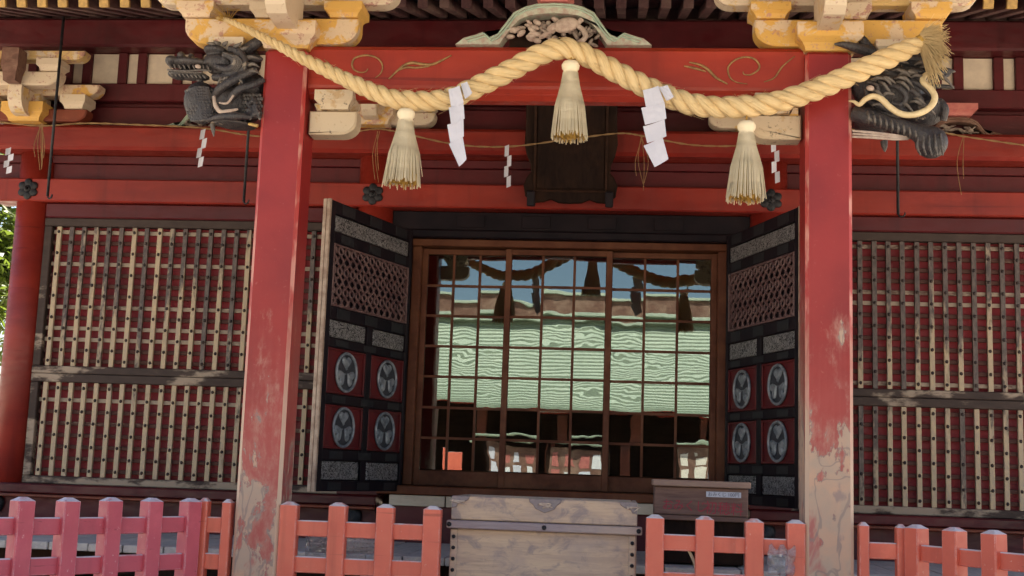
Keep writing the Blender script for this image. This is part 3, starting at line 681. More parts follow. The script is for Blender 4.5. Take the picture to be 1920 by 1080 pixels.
# --- lattice shutters
def nail_mesh(pts):
    mb = MB()
    for x, y, z in pts: mb.ell((x, y, z), (.0145, .010, .0165), 0, 6, 4)
    return mb
def lattice(x0, x1, z0, z1, rows, cols):
    E_ = empty('lattice_shutter', ((x0+x1)/2, 3.15, z0)); link(E_, H)
    fw = .075; yf = 3.12
    hb('frame_rail', 'lat_frame', x0, x1, yf, yf+.09, z1-fw, z1, .006, E_); hb('frame_rail', 'lat_frame', x0, x1, yf, yf+.09, z0, z0+.068, .006, E_)
    for a in (x0, x1-fw): hb('frame_stile', 'lat_frame', a+.001, a+fw-.001, yf+.004, yf+.088, z0+.07, z1-fw-.002, .006, E_)
    hb('back_panel', 'red_back', x0+.02, x1-.02, 3.215, 3.24, z0+.02, z1-.02, 0, E_)
    zi0, zi1 = z0+.068, z1-fw; dz = (zi1-zi0)/rows; dx = (x1-x0-2*fw)/cols; nails = []
    for r in range(rows):
        z = zi0+dz*(r+.5)+U(-.003, .003); hb('cross_slat', 'slat_rear', x0+fw, x1-fw, 3.168, 3.190, z-.018, z+.018, .002, E_)
    for c in range(cols):
        x = x0+fw+dx*(c+.5)+U(-.003, .003)
        o = hb('slat', 'slat', -.0215, .0215, -.0145, .0145, -(zi1-zi0)/2+.002, (zi1-zi0)/2-.002, .003, None)
        o.location = (x, 3.150+U(-.002, .002), (zi0+zi1)/2); o.rotation_euler = (0, U(-.003, .003), 0); link(o, E_)
        for r in range(rows):
            if (r+c) % 2 == 0: nails.append((x, 3.134, zi0+dz*(r+.5)))
    o = link(build(nail_mesh(nails), 'nail_heads', 'nail', None, True), E_); o['kind'] = 'stuff'
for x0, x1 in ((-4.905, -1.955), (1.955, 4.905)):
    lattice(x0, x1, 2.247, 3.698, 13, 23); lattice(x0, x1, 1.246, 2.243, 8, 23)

# --- folding door leaves
TH = .329
def door_leaf(sx):
    """local u runs from hinge (0) to free edge (1.41), z up; face towards the middle is local -y"""
    E_ = empty('door_leaf', (sx*1.405, 3.075, 1.29)); link(E_, H)
    d = Vector((sx*math.sin(TH), -math.cos(TH), 0)); nrm = Vector((-sx*math.cos(TH), -math.sin(TH), 0))   # towards the middle
    B = Matrix(((d.x, -nrm.x, 0, sx*1.405), (d.y, -nrm.y, 0, 3.075), (0, 0, 1, 0), (0, 0, 0, 1)))
    def bx(name, mat, u0, u1, y0, y1, z0, z1, bev=.004, par=E_):
        return link(build(MB().box(u0, u1, y0, y1, z0, z1, bev, 0, None, B), name, mat), par)
    bx('backing', 'black_lacquer', .012, 1.395, .03, .058, 1.30, 3.612, .002)
    bx('free_stile', 'black_lacquer', 1.315, 1.385, .0, .062, 1.292, 3.62); bx('edge_trim', 'leaf_edge', 1.387, 1.412, -.004, .028, 1.288, 3.624, .003)
    bx('edge_trim', 'leaf_edge', 1.387, 1.412, .032, .064, 1.288, 3.624, .003)
    bx('hinge_stile', 'black_lacquer', .0, .048, .0, .062, 1.292, 3.62); bx('middle_stile', 'black_lacquer', .628, .712, .002, .05, 1.295, 2.74)
    zz = [(1.292, 1.375), (1.538, 1.622), (1.985, 2.062), (2.44, 2.512), (2.662, 2.765), (3.278, 3.372), (3.515, 3.62)]
    for a, b in zz:
        bx('rail', 'black_lacquer', .05, 1.313, .001, .06, a, b)
        for u in (.22, .67, 1.12):
            bx('rail_fitting', 'iron', u-.10, u+.10, -.004, .0, a+.012, b-.012, .001)
    def plate(u0, u1, z0, z1):
        bx('openwork_plate', 'plate', u0, u1, .012, .03, z0, z1, .004)
    plate(.062, .60, 1.385, 1.53); plate(.735, 1.30, 1.385, 1.53); plate(.062, .60, 2.52, 2.656); plate(.735, 1.30, 2.52, 2.656); plate(.062, 1.30, 3.382, 3.508)
    for u0, u1 in ((.054, .62), (.72, 1.308)):
        for z0, z1 in ((1.63, 1.978), (2.07, 2.434)):
            p = bx('red_panel', 'leaf_red', u0, u1, .020, .03, z0, z1, .002)
            for q in (bx('panel_moulding', 'leaf_red', u0, u1, .004, .02, z0, z0+.016, .003, p), bx('panel_moulding', 'leaf_red', u0, u1, .004, .02, z1-.016, z1, .003, p),
                      bx('panel_moulding', 'leaf_red', u0, u0+.018, .004, .02, z0+.017, z1-.017, .003, p), bx('panel_moulding', 'leaf_red', u1-.018, u1, .004, .02, z0+.017, z1-.017, .003, p)): pass
            cu, cz = (u0+u1)/2, (z0+z1)/2; R_ = .155; mb = MB()
            mb.add(*ring(cu, cz, R_, .013, -.004)); disc = MB(); disc.lathe([(R_, 0), (R_, .006)], (0, 0, 0), 32, 0, Matrix.Translation((cu, .019, cz)) @ Matrix.Rotation(math.pi/2, 4, 'X'))
            dm = link(build(xf(disc, B), 'crest_ground', 'crest_ground', None, False), p)
            for kf in range(3):                                     # three heart-shaped leaves around the centre
                q = math.radians(90+120*kf); tip = Vector((cu, cz))
                pts = []
                for j in range(22):
                    t = 2*math.pi*j/22; hx = .068*math.sin(t)**3*1.02; hz = .062*(.8125*math.cos(t)-.3125*math.cos(2*t)-.125*math.cos(3*t)-.0625*math.cos(4*t))
                    r_ = .082+hz; pts.append((cu+r_*math.cos(q)-hx*math.sin(q), cz+r_*math.sin(q)+hx*math.cos(q)))
                lf = MB(); lf.prism(pts, -.002, .014, .010)
                link(build(xf(lf, B), 'crest_leaf', 'crest', None, False), p)
            link(build(xf(mb, B), 'crest_ring', 'crest', None, True), p)
    # lattice window with wavy bars
    bx('window_back', 'leaf_red', .06, 1.30, .032, .036, 2.77, 3.276, .001)
    mb = MB(); nb = 12
    for i in range(nb+1):
        u = .075+(1.215)*i/nb
        for sgn in (-1, 1):
            mb.tube([(u+sgn*.046*math.sin(k*math.pi*2/6), .016+sgn*.004, 2.775+k*.495/18) for k in range(19)], .0125, 5)
    link(build(xf(mb, B), 'lattice_work', 'red_brown_leaf', None, True), E_)
    for a in ((.052, .07, 2.768, 3.277), (1.294, 1.312, 2.768, 3.277)): bx('window_moulding', 'leaf_trim', a[0], a[1], -.003, .03, a[2], a[3], .003)
    for a in ((.0705, 1.2935, 2.768, 2.784), (.0705, 1.2935, 3.26, 3.276)): bx('window_moulding', 'leaf_trim', a[0], a[1], -.003, .03, a[2], a[3], .003)
simple('crest_ground', (.030, .032, .042), (.06, .065, .08), 25, .5, .2, .002, .3)
simple('red_brown_leaf', (.085, .040, .042), (.15, .085, .08), 9, .5)
simple('leaf_trim', (.17, .10, .095), (.10, .05, .05), 9, .5)
def ring(cu, cz, R_, r, y):
    n, m = 36, 6; vs = []
    for i in range(n):
        a = 2*math.pi*i/n
        for k in range(m):
            b = 2*math.pi*k/m; q = R_+r*math.cos(b); vs.append((cu+q*math.cos(a), y+.009+r*math.sin(b), cz+q*math.sin(a)))
    return vs, [(i*m+k, i*m+(k+1) % m, ((i+1) % n)*m+(k+1) % m, ((i+1) % n)*m+k) for i in range(n) for k in range(m)]
def xf(mb, m): mb.v = [tuple(m @ Vector(v)) for v in mb.v]; return mb
door_leaf(-1); door_leaf(1)

# --- glazed sliding doors
rows_z = [3.452, 3.166, 2.887, 2.608, 2.330, 2.049, 1.774, 1.490]
pane_me = {}
random.seed(5)
def sliding(x0, x1, y, sl_, sr_):
    E_ = empty('sliding_door', ((x0+x1)/2, y, 1.35)); link(E_, H)
    hb('stile', 'door_wood', x0, x0+sl_, y-.018, y+.018, 1.348, 3.51, .003, E_); hb('stile', 'door_wood', x1-sr_, x1, y-.018, y+.018, 1.348, 3.51, .003, E_)
    xi0, xi1 = x0+sl_, x1-sr_
    hb('top_rail', 'door_wood', xi0, xi1, y-.016, y+.016, 3.457, 3.508, .003, E_); hb('bottom_rail', 'door_wood', xi0, xi1, y-.016, y+.016, 1.35, 1.484, .003, E_)
    for z in rows_z[1:-1]: hb('glazing_bar', 'door_wood', xi0, xi1, y-.012, y+.012, z-.0115, z+.0115, .002, E_)
    dx = (xi1-xi0)/3
    for k in (1, 2): hb('glazing_bar', 'door_wood', xi0+dx*k-.0115, xi0+dx*k+.0115, y-.0145, y+.0145, 1.486, 3.455, .002, E_)
    for c in range(3):
        for r in range(7):
            zc = (rows_z[r]+rows_z[r+1])/2; a, b = dx/2-.004, (rows_z[r]-rows_z[r+1])/2-.004
            o = put('pane', pane_me.setdefault((round(a, 3), round(b, 3)), MB().box(-a, a, -.0015, .0015, -b, b).mesh('pane', 'glass')), None, (xi0+dx*(c+.5), y+.003, zc))
            o.rotation_euler = (math.radians(U(-.16, .16)), 0, math.radians(U(-.2, .2))); link(o, E_)
sliding(-1.345, -.515, 3.335, .05, .055); sliding(-.572, .402, 3.285, .055, .055); sliding(.345, 1.345, 3.335, .055, .055)

# --- carved beasts on the pillar heads
def beast(name, mat, voxel=.009):
    return MB()
def finish_beast(mb, name, mat, voxel=.0065):
    o = build(mb, name, mat, H, True)
    r = o.modifiers.new('remesh', 'REMESH'); r.mode = 'VOXEL'; r.voxel_size = voxel; r.use_smooth_shade = True
    return o
K = 7.93/FPX
def zL(x, y, Y=.05): return at(300+x/5.4, 60+y/5.4, Y)
def el(mb, f, x, y, rx, rz, ry, rot=0, Y=.05, s=5.4): mb.ell(f(x, y, Y), (rx/s*K, ry/s*K, rz/s*K), math.radians(rot), 16, 10)
def tb(mb, f, pts, rad, s=5.4, n=8, k=5):
    q = catmull([f(*p) for p in pts], k); m = len(q); R0 = rad if hasattr(rad, '__len__') else [rad]*2
    rr = [np.interp(i/(m-1), np.linspace(0, 1, len(R0)), R0)/s*K for i in range(m)]; mb.tube(q, rr, n)
d = MB()
el(d, zL, 300, 320, 240, 62, 150, -2, .02); el(d, zL, 130, 300, 75, 62, 120, 0, .0); el(d, zL, 620, 330, 200, 130, 190, -8, .05)
el(d, zL, 300, 440, 230, 48, 130, -6, .03); el(d, zL, 180, 440, 110, 42, 110, -8, .02)
el(d, zL, 560, 190, 125, 62, 130, -5, .0); el(d, zL, 215, 240, 42, 45, 60, 0, -.02); el(d, zL, 320, 245, 26, 30, 60, 0, .0)
tb(d, zL, [(640, 230, -.06), (720, 250, -.07), (760, 310, -.07), (720, 370, -.06), (640, 370, -.05), (560, 340, -.04)], [38, 44, 44, 36])
tb(d, zL, [(700, 170, -.03), (800, 200, -.05), (850, 300, -.06), (800, 420, -.05), (690, 460, -.03), (540, 455, .0)], [40, 48, 50, 50, 44])
el(d, zL, 420, 720, 185, 235, 200, 12, .05); el(d, zL, 700, 720, 260, 220, 210, 0, .10); el(d, zL, 900, 760, 170, 170, 170, 0, .12)
tb(d, zL, [(980, 380, -.03), (860, 430, -.06), (720, 500, -.07), (600, 580, -.05), (560, 650, -.02)], [40, 46, 50, 50, 40])
tb(d, zL, [(1050, 480, -.02), (930, 540, -.06), (820, 570, -.07), (740, 640, -.06), (700, 720, -.05)], [34, 40, 44, 40, 30])
tb(d, zL, [(480, 890, -.06), (600, 860, -.09), (760, 850, -.09), (900, 860, -.05)], [14, 40, 44, 30])
el(d, zL, 850, 300, 190, 190, 200, 0, .13); el(d, zL, 950, 560, 150, 150, 180, 0, .14); el(d, zL, 760, 940, 240, 40, 180, -4, .1)
tb(d, zL, [(820, 230, .05), (920, 150, .02), (1010, 90, .02), (1100, 60, .04)], [70, 66, 60, 20]); el(d, zL, 950, 270, 105, 42, 60, -4, -.02)
for i in range(13):                                              # rib folds on the belly
    t = i/12; a0 = (300+150*t-40, 560+330*t)
    tb(d, zL, [(250+t*60, 600+t*300, -.02), (360+t*80, 560+t*330, -.065), (500+t*60, 560+t*340, -.05)], [12, 17, 10], n=6, k=3)
for i in range(20): tb(d, zL, [(860+U(-40, 150), 640+U(0, 240), -.03), (900+U(-40, 120), 660+U(0, 240), -.05)], [24, 16], n=6, k=2)
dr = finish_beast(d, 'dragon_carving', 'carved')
sc_ = MB(); random.seed(14)
for r_ in range(9):                                              # scales on belly and flank
    for c_ in range(9):
        x_, y_ = 285+c_*34+(r_ % 2)*17, 590+r_*38
        if ((x_-420)/170)**2+((y_-730)/200)**2 < 1: el(sc_, zL, x_, y_, 21, 23, 14, 20, .05-.115*math.sqrt(max(.02, 1-((x_-420)/190)**2-((y_-730)/240)**2)))
for r_ in range(7):
    for c_ in range(6):
        x_, y_ = 850+c_*32+(r_ % 2)*16, 640+r_*36
        el(sc_, zL, x_, y_, 20, 22, 14, 25, .0-.02*math.sin(r_))
link(build(sc_, 'scales', 'carved', None, True), dr)['kind'] = 'stuff'
mn = MB()
for x_, y_, dx_, dy_ in ((560, 130, -90, -18), (600, 120, -60, -30), (650, 125, 40, -30), (760, 150, 70, -50), (820, 180, 90, -40), (880, 260, 120, 10), (900, 330, 110, 30), (880, 400, 130, 20), (700, 470, -80, 40), (640, 480, -60, 60), (760, 480, 90, 60)):
    tb(mn, zL, [(x_, y_, -.05), (x_+dx_*.5, y_+dy_*.2-10, -.075), (x_+dx_, y_+dy_, -.06)], [26, 18, 3])
for k_ in range(4): tb(mn, zL, [(640+k_*22, 205+k_*8, -.085), (735+k_*14, 245, -.10), (770+k_*18, 310, -.10), (725+k_*14, 375+k_*10, -.09)], [5, 9, 9, 4])
link(build(mn, 'mane', 'carved', None, True), dr)['kind'] = 'stuff'
te = MB()
for i in range(9): tb(te, zL, [(95+i*48, 330+i*1.5, -.045), (112+i*48, 372+i*1.5, -.055)], [13, 5], n=6, k=1)
for i in range(9): tb(te, zL, [(95+i*42, 400+i*4, -.03), (125+i*42, 448+i*3, -.04)], [13, 5], n=6, k=1)
link(build(te, 'tooth_row', 'carved', None, True), dr)
lip = MB(); tb(lip, zL, [(75, 380, -.04), (250, 395, -.06), (430, 385, -.06), (520, 400, -.05)], [9, 13, 13, 8]); tb(lip, zL, [(85, 385, -.04), (250, 408, -.05), (430, 412, -.05)], [8, 11, 8])
link(build(lip, 'lip', 'carved', None, True), dr)
ey = MB().ell(zL(385, 350, -.07), (.022, .016, .014), -.2); link(build(ey, 'eye', 'carving_pale', None, True), dr)
fl = MB(); tb(fl, zL, [(545, 650, -.085), (560, 740, -.095), (610, 805, -.10), (700, 800, -.10), (790, 780, -.09)], [15, 22, 24, 22, 10]); tb(fl, zL, [(600, 715, -.09), (680, 720, -.10), (745, 640, -.09)], [9, 13, 12])
link(build(fl, 'faded_claw', 'carving_pale', None, True), dr)
sp = MB(); tb(sp, zL, [(530, 930, .0), (540, 1000, .0), (545, 1060, .0)], [28, 22, 3]); link(build(sp, 'spike', 'carved', None, True), dr)
sp = MB(); tb(sp, zL, [(900, 930, .0), (990, 950, -.02)], [16, 20]); link(build(sp, 'gilt_scrap', 'gold_leaf', None, True), dr)

def zR(x, y, Y=.05): return at(1560+x/4.32, 60+y/4.32, Y)
b = MB(); S = 4.32
el(b, zR, 470, 480, 300, 240, 240, 0, .12, S); el(b, zR, 330, 700, 200, 120, 200, 0, .12, S); el(b, zR, 640, 260, 230, 110, 200, -8, .10, S)
el(b, zR, 300, 430, 150, 160, 160, 0, .05, S); el(b, zR, 740, 640, 180, 130, 190, 0, .1, S)
tb(b, zR, [(190, 660, .0), (300, 690, -.06), (470, 745, -.10), (630, 790, -.13), (740, 840, -.15), (810, 890, -.15)], [70, 70, 62, 62, 84, 110], S, 14)
el(b, zR, 805, 895, 130, 130, 120, 0, -.14, S)
for pts, r in (([(280, 400, -.08), (360, 430, -.10), (360, 500, -.10), (290, 510, -.09), (270, 460, -.09)], 22), ([(450, 430, -.07), (540, 450, -.1), (600, 520, -.1), (560, 590, -.09), (480, 570, -.08)], 26),
               ([(420, 330, -.03), (560, 310, -.07), (700, 320, -.07), (760, 360, -.05)], 30), ([(540, 230, .0), (640, 210, -.04), (740, 230, -.04), (800, 280, -.02)], 34),
               ([(560, 470, -.07), (660, 480, -.09), (720, 550, -.09), (700, 620, -.07)], 26), ([(600, 390, -.06), (700, 420, -.08), (800, 500, -.08), (860, 580, -.05)], 28),
               ([(480, 600, -.06), (600, 640, -.08), (700, 700, -.07)], 24), ([(300, 560, -.05), (400, 600, -.08), (500, 660, -.08)], 26)):
    tb(b, zR, pts, [r*.7, r, r, r*.6], S)
tb(b, zR, [(720, 330, .0), (840, 330, -.02), (930, 315, -.03), (1005, 322, -.04)], [40, 44, 30, 4], S); tb(b, zR, [(780, 400, .0), (900, 360, -.03), (960, 345, -.03)], [30, 24, 8], S)
tb(b, zR, [(760, 450, .0), (880, 440, -.03), (990, 448, -.03)], [28, 20, 14], S); tb(b, zR, [(860, 560, .0), (915, 620, -.02), (900, 720, .0)], [40, 34, 30], S)
tb(b, zR, [(420, 880, .0), (425, 930, .0), (430, 975, .0)], [34, 26, 4], S)
tb(b, zR, [(330, 190, .08), (300, 150, .04), (250, 70, .02), (215, 25, .02)], [60, 54, 40, 24], S); tb(b, zR, [(330, 170, .05), (200, 130, -.05), (90, 102, -.07), (10, 98, -.07)], [50, 42, 28, 5], S)
el(b, zR, 360, 250, 110, 120, 110, 0, .12, S)
for i in range(5): tb(b, zR, [(700+i*45, 850-i*8, -.24), (690+i*50, 930, -.25), (720+i*45, 1000, -.22)], [8, 13, 8], S, 6, 3)
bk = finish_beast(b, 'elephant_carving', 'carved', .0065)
tk = MB(); tb(tk, zR, [(138, 558, -.10), (180, 565, -.12), (222, 588, -.13), (270, 545, -.14), (335, 520, -.15), (400, 545, -.16), (470, 610, -.165), (550, 660, -.17), (640, 672, -.17), (740, 645, -.165), (810, 590, -.155), (832, 520, -.145), (790, 450, -.13), (738, 405, -.12), (742, 365, -.10), (775, 335, -.09)],
                [7, 13, 19, 22, 24, 25, 25, 26, 26, 26, 26, 26, 26, 24, 24, 22], S, 10)
link(build(tk, 'tusk', 'tusk', None, True), bk)
wr = MB()
for i in range(9):                                               # wrinkles round the trunk and combed locks over the head
    t_ = i/8; cx_, cy_ = 300+t_*380, 690+t_*130
    tb(wr, zR, [(cx_-18, cy_-64, -.07-.06*t_), (cx_-4, cy_-20, -.135-.05*t_), (cx_+2, cy_+24, -.135-.05*t_), (cx_-6, cy_+62, -.06-.05*t_)], [6, 10, 10, 6], S, 6)
random.seed(4)
for i in range(26):
    a_ = U(-.5, .6); x_, y_ = U(280, 760), U(250, 620)
    tb(wr, zR, [(x_, y_, -.085), (x_+50*math.cos(a_), y_+50*math.sin(a_)-14, -.115), (x_+95*math.cos(a_), y_+95*math.sin(a_)+6, -.105), (x_+130*math.cos(a_), y_+130*math.sin(a_)+30, -.08)], [8, 15, 13, 4], S, 6)
for i in range(6): tb(wr, zR, [(700+i*30, 250+i*22, -.03), (780+i*30, 240+i*30, -.06), (850+i*28, 262+i*40, -.05)], [16, 14, 3], S, 6)
link(build(wr, 'mane_and_wrinkles', 'carved', None, True), bk)['kind'] = 'stuff'
el_ = MB(); el_.ell(zR(310, 455, -.125), (.026, .02, .018), -.2, 12, 8); link(build(el_, 'eye', 'carving_pale', None, True), bk)
led = MB()
for i in range(3): tb(led, zR, [(165, 800+i*24, -.08), (330, 815+i*20, -.12), (500, 835+i*16, -.13), (620, 850+i*10, -.12)], [9, 12, 12, 6], S, 6)
link(build(led, 'faded_ruff', 'carving_pale', None, True), bk)

# ================================================================== things that hang
# --- twisted straw rope
RP = [(-2.30, .05, 4.50), (-2.159, -.10, 4.421), (-1.861, -.19, 4.257), (-1.493, -.24, 4.059), (-1.062, -.25, 3.865), (-.85, -.25, 3.835), (-.644, -.25, 3.851), (-.441, -.25, 3.941), (-.239, -.25, 4.049), (-.07, -.25, 4.145), (.075, -.25, 4.19),
      (.19, -.25, 4.165), (.306, -.25, 4.106), (.49, -.25, 4.005), (.682, -.25, 3.908), (.85, -.25, 3.845), (1.017, -.25, 3.813), (1.2, -.25, 3.812), (1.382, -.25, 3.833), (1.57, -.25, 3.89), (1.744, -.25, 3.957), (2.039, -.25, 4.098), (2.345, -.25, 4.248)]
cp = catmull(RP, 14)
ss = [0.]
for i in range(1, len(cp)): ss.append(ss[-1]+(cp[i]-cp[i-1]).length)
LT = ss[-1]
def rope_R(x): return float(np.interp(x, [-2.3, -2.05, -1.7, -1.3, -.95, -.5, 2.1, 2.25, 2.345], [.015, .024, .038, .053, .064, .069, .069, .062, .042]))
rope = empty('straw_rope', tuple(cp[len(cp)//2])); tag(rope, 'thick twisted pale straw rope draped across the red front beam, frayed at its right end', 'rope')
for k in range(3):
    path, rad = [], []; ph = 0.
    for i, p in enumerate(cp):
        T = (cp[min(i+1, len(cp)-1)]-cp[max(i-1, 0)]).normalized(); N = Vector((0, -1, 0)); N = (N-T*N.dot(T)).normalized(); D = T.cross(N)
        if D.z > 0: D = -D
        R_ = rope_R(p.x)
        if i: ph += 2*math.pi*(ss[i]-ss[i-1])/(R_*4.1+.02)
        a = ph+k*2*math.pi/3
        path.append(p+(N*math.cos(a)+D*math.sin(a))*R_*.53); rad.append(R_*.515*(1+.03*math.sin(ss[i]*31+k)))
    link(build(MB().tube(path, rad, 14), 'strand', 'straw', None, True), rope)
tf = MB(); e0 = cp[-1]; random.seed(3)
for i in range(330):
    a, q = U(0, 2*math.pi), math.sqrt(rnd()); dr_ = Vector((.9, .0, .28))+Vector((-.30+U(-.2, .6), 0, 0))*q+Vector((0, math.cos(a)*q*.7, math.sin(a)*q*1.15-.45*q))
    dr_.normalize(); st = e0+Vector((-.03, math.cos(a)*q*.04, math.sin(a)*q*.045)); L = U(.12, .20)
    pts = [st+dr_*L*t+Vector((0, 0, -.10*t*t*U(.3, 1.5))) for t in (0, .33, .66, 1)]
    tf.tube(pts, [.0042, .0036, .003, .0015], 4, 0, False)
o = link(build(tf, 'frayed_tuft', 'straw'), rope); o['kind'] = 'stuff'
link(build(MB().tube([e0+Vector((-.035, 0, -.017)), e0+Vector((.0, 0, .0))], .05, 14), 'binding', 'straw_gold', None, True), rope)
fz = MB(); random.seed(77)                                        # stray fibres along the rope
for i in range(420):
    j = random.randrange(20, len(cp)-6); R_ = rope_R(cp[j].x); T = (cp[j+1]-cp[j]).normalized(); a = U(0, 6.28)
    o_ = (Vector((0, -1, 0))*math.cos(a)+Vector((0, 0, 1))*math.sin(a)); st = cp[j]+o_*R_*.96; L = U(.02, .06)
    fz.tube([st, st+T*L*.6*random.choice((-1, 1))+o_*.006, st+T*L*random.choice((-1, 1))+o_*U(.006, .026)], [.0013, .0011, .0006], 3, 0, False)
o = link(build(fz, 'stray_fibres', 'straw'), rope); o['kind'] = 'stuff'
# wisps at the thin end
tf = MB(); e1 = cp[0]
for i in range(40):
    d_ = Vector((-.6+U(-.3, .9), -.4+U(-.4, .3), .25+U(-.25, .4))).normalized(); L = U(.06, .16)
    tf.tube([e1+Vector((.1, -.08, -.06)), e1+Vector((.1, -.08, -.06))+d_*L*.5, e1+Vector((.1, -.08, -.06))+d_*L+Vector((0, 0, -.02))], [.0025, .002, .001], 4, 0, False)
o = link(build(tf, 'loose_straws', 'straw_gold'), rope); o['kind'] = 'stuff'
# --- tassels
def tassel(xt, zt, zb, wtop, wbot, label, seed):
    random.seed(seed); Y = -.27; lean = (-.010, .004, -.006)[seed-11]
    E_ = empty('straw_tassel', (xt, Y, zb)); tag(E_, label, 'tassel', 'straw tassels hanging from the thick rope')
    hd = MB().lathe([(.012, .0), (.045, -.006), (.058, -.028), (.055, -.052), (.044, -.066), (.050, -.078), (.052, -.10)], (xt, Y, zt), 20)
    link(build(hd, 'knot', 'straw_pale', None, True), E_)
    link(build(MB().tube([(xt, Y, zt+.05), (xt, Y, zt-.01)], .006, 8), 'cord', 'straw_gold', None, True), E_)
    core = MB().lathe([(.046, zt-.09), (.062, zt-.2), (wbot/2*.86, zb+.03), (wbot/2*.80, zb+.012), (.0, zb+.03)], (xt, Y, 0), 24)
    link(build(core, 'core', 'straw_gold', None, True), E_)
    mb = MB()
    for i in range(120):
        a = 2*math.pi*i/120+U(-.03, .03); r0, r1 = .047, wbot/2*(1+U(-.05, .05)); e = U(-.022, .014)
        if rnd() < .06: r1 *= U(1.04, 1.14); e = U(-.03, .05)
        q = [(r0, zt-.078), (r0+.012, zt-.16), ((r0+r1)/2+.012, (zt+zb)/2-.05), (r1, zb+e)]
        mb.tube([(xt+r*math.cos(a)+lean*((zt-z)/(zt-zb))**2, Y+r*math.sin(a), z) for r, z in q], [.0032, .0042, .0045, .0036], 4, 0, False)
    o = link(build(mb, 'straw_skirt', 'straw_pale'), E_); o['kind'] = 'stuff'
    mb = MB()
    for i in range(70):
        a = U(0, 6.28); r = wbot/2*math.sqrt(rnd())*.95; e = U(-.016, .008)
        mb.tube([(xt+r*math.cos(a), Y+r*math.sin(a), zb+.05), (xt+r*math.cos(a), Y+r*math.sin(a), zb+e)], .004, 4)
    mb.tube([(xt+.01, Y-.02, zb+.05), (xt+.012, Y-.025, zb-.05)], .003, 4)
    o = link(build(mb, 'cut_ends', 'straw_gold'), E_); o['kind'] = 'stuff'
tassel(-.908, 3.775, 3.288, .08, .222, 'leftmost straw tassel, hanging near the left red pillar', 11)
tassel(.138, 4.10, 3.602, .08, .222, 'middle straw tassel, hanging from the highest point of the rope', 12)
tassel(1.248, 3.715, 3.222, .08, .228, 'rightmost straw tassel, hanging near the right red pillar', 13)
# --- large paper streamers
def streamer(name, segs, Y, th, label, group=None, cat='paper streamer'):
    """segs: four-cornered folds in pixels; each a thin sheet, alternately tipped"""
    E_ = None; mb = MB()
    for i, s_ in enumerate(segs):
        pts = [at(x, y, Y+(.012 if i % 2 else -.012)*(1 if j in (0, 3) else -.6)+.003*i) for j, (x, y) in enumerate(s_)]
        n_ = 4 if Y < 0 else 2; vs = []
        for b_ in range(2):
            for u_ in range(n_+1):
                for v_ in range(n_+1):
                    a, c = u_/n_, v_/n_; q = pts[0]*(1-a)*(1-c)+pts[1]*a*(1-c)+pts[2]*a*c+pts[3]*(1-a)*c
                    random.seed(i*97+u_*7+v_+int(pts[0].x*50)); q = q+Vector((0, (.010*math.sin(a*3.1)+random.uniform(-.002, .002))*(1 if Y < 0 else .4), 0))
                    vs.append(q+Vector((0, th*b_, 0)))
        m_ = (n_+1)**2; w_ = n_+1
        fs = [(b_*m_+u_*w_+v_, b_*m_+u_*w_+v_+1, b_*m_+(u_+1)*w_+v_+1, b_*m_+(u_+1)*w_+v_) for b_ in range(2) for u_ in range(n_) for v_ in range(n_)]
        mb.add(vs, fs)
    return tag(build(mb, name, 'paper'), label, cat, group)
q1 = lambda L: [(400+x/2.7, y/2.7) for x, y in L]
q3 = lambda L: [(820+x/2.7, y/2.7) for x, y in L]
streamer('paper_streamer', [q3([(118, 422), (150, 412), (176, 470), (140, 500)]), q3([(56, 452), (112, 432), (134, 520), (70, 545)]), q3([(58, 545), (132, 520), (138, 600), (70, 632)]),
                            q3([(50, 632), (132, 600), (134, 690), (66, 726)]), q3([(58, 728), (128, 690), (148, 805), (110, 843), (84, 828)])[:4]], -.37, .0012,
         'folded white paper streamer on the rope between the left and middle tassels', 'white paper streamers')
streamer('paper_streamer', [q3([(1120, 440), (1165, 430), (1197, 490), (1160, 510)]), q3([(1040, 456), (1118, 434), (1148, 516), (1056, 542)]), q3([(1032, 546), (1150, 516), (1160, 600), (1052, 632)]),
                            q3([(1042, 640), (1150, 604), (1160, 690), (1062, 724)]), q3([(1044, 738), (1140, 692), (1170, 805), (1100, 846)])], -.37, .0012,
         'folded white paper streamer on the rope between the middle and right tassels', 'white paper streamers')
# --- thin rope along the wall with small streamers
TR = [(0, 229), (80, 236), (160, 231), (260, 234), (380, 240), (480, 255), (590, 256), (650, 250), (700, 242), (740, 246), (850, 270), (950, 275), (1060, 262), (1160, 250), (1210, 256), (1300, 272), (1400, 272), (1500, 256), (1560, 244), (1640, 243), (1740, 245), (1810, 256), (1920, 272), (2010, 280)]
p = catmull([at(x, y, 2.60 if 560 < x < 1530 else 2.72) for x, y in TR], 8)
th_ = empty('thin_rope', tuple(p[0])); tag(th_, 'thin straw cord strung along the whole wall beneath the brackets', 'rope')
for k in range(2):
    q = [v+Vector((0, .0045*math.cos(i*1.4+k*3.14), .0045*math.sin(i*1.4+k*3.14))) for i, v in enumerate(p)]
    link(build(MB().tube(q, .0052, 6), 'strand', 'straw_dull', None, True), th_)
mb = MB(); random.seed(9)
for x, y, n_, L in ((78, 232, 6, 85), (710, 246, 3, 95), (1205, 256, 4, 100), (1808, 258, 2, 105)):
    for i in range(n_):
        dx = U(-14, 14); mb.tube(catmull([at(x+U(-3, 3), y, 2.64), at(x+dx, y+L*.45, 2.60), at(x+dx*U(-.2, 1), y+L*U(.7, 1.05), 2.6)], 5), .0032, 4)
o = link(build(mb, 'loose_straws', 'straw_dull'), th_); o['kind'] = 'stuff'
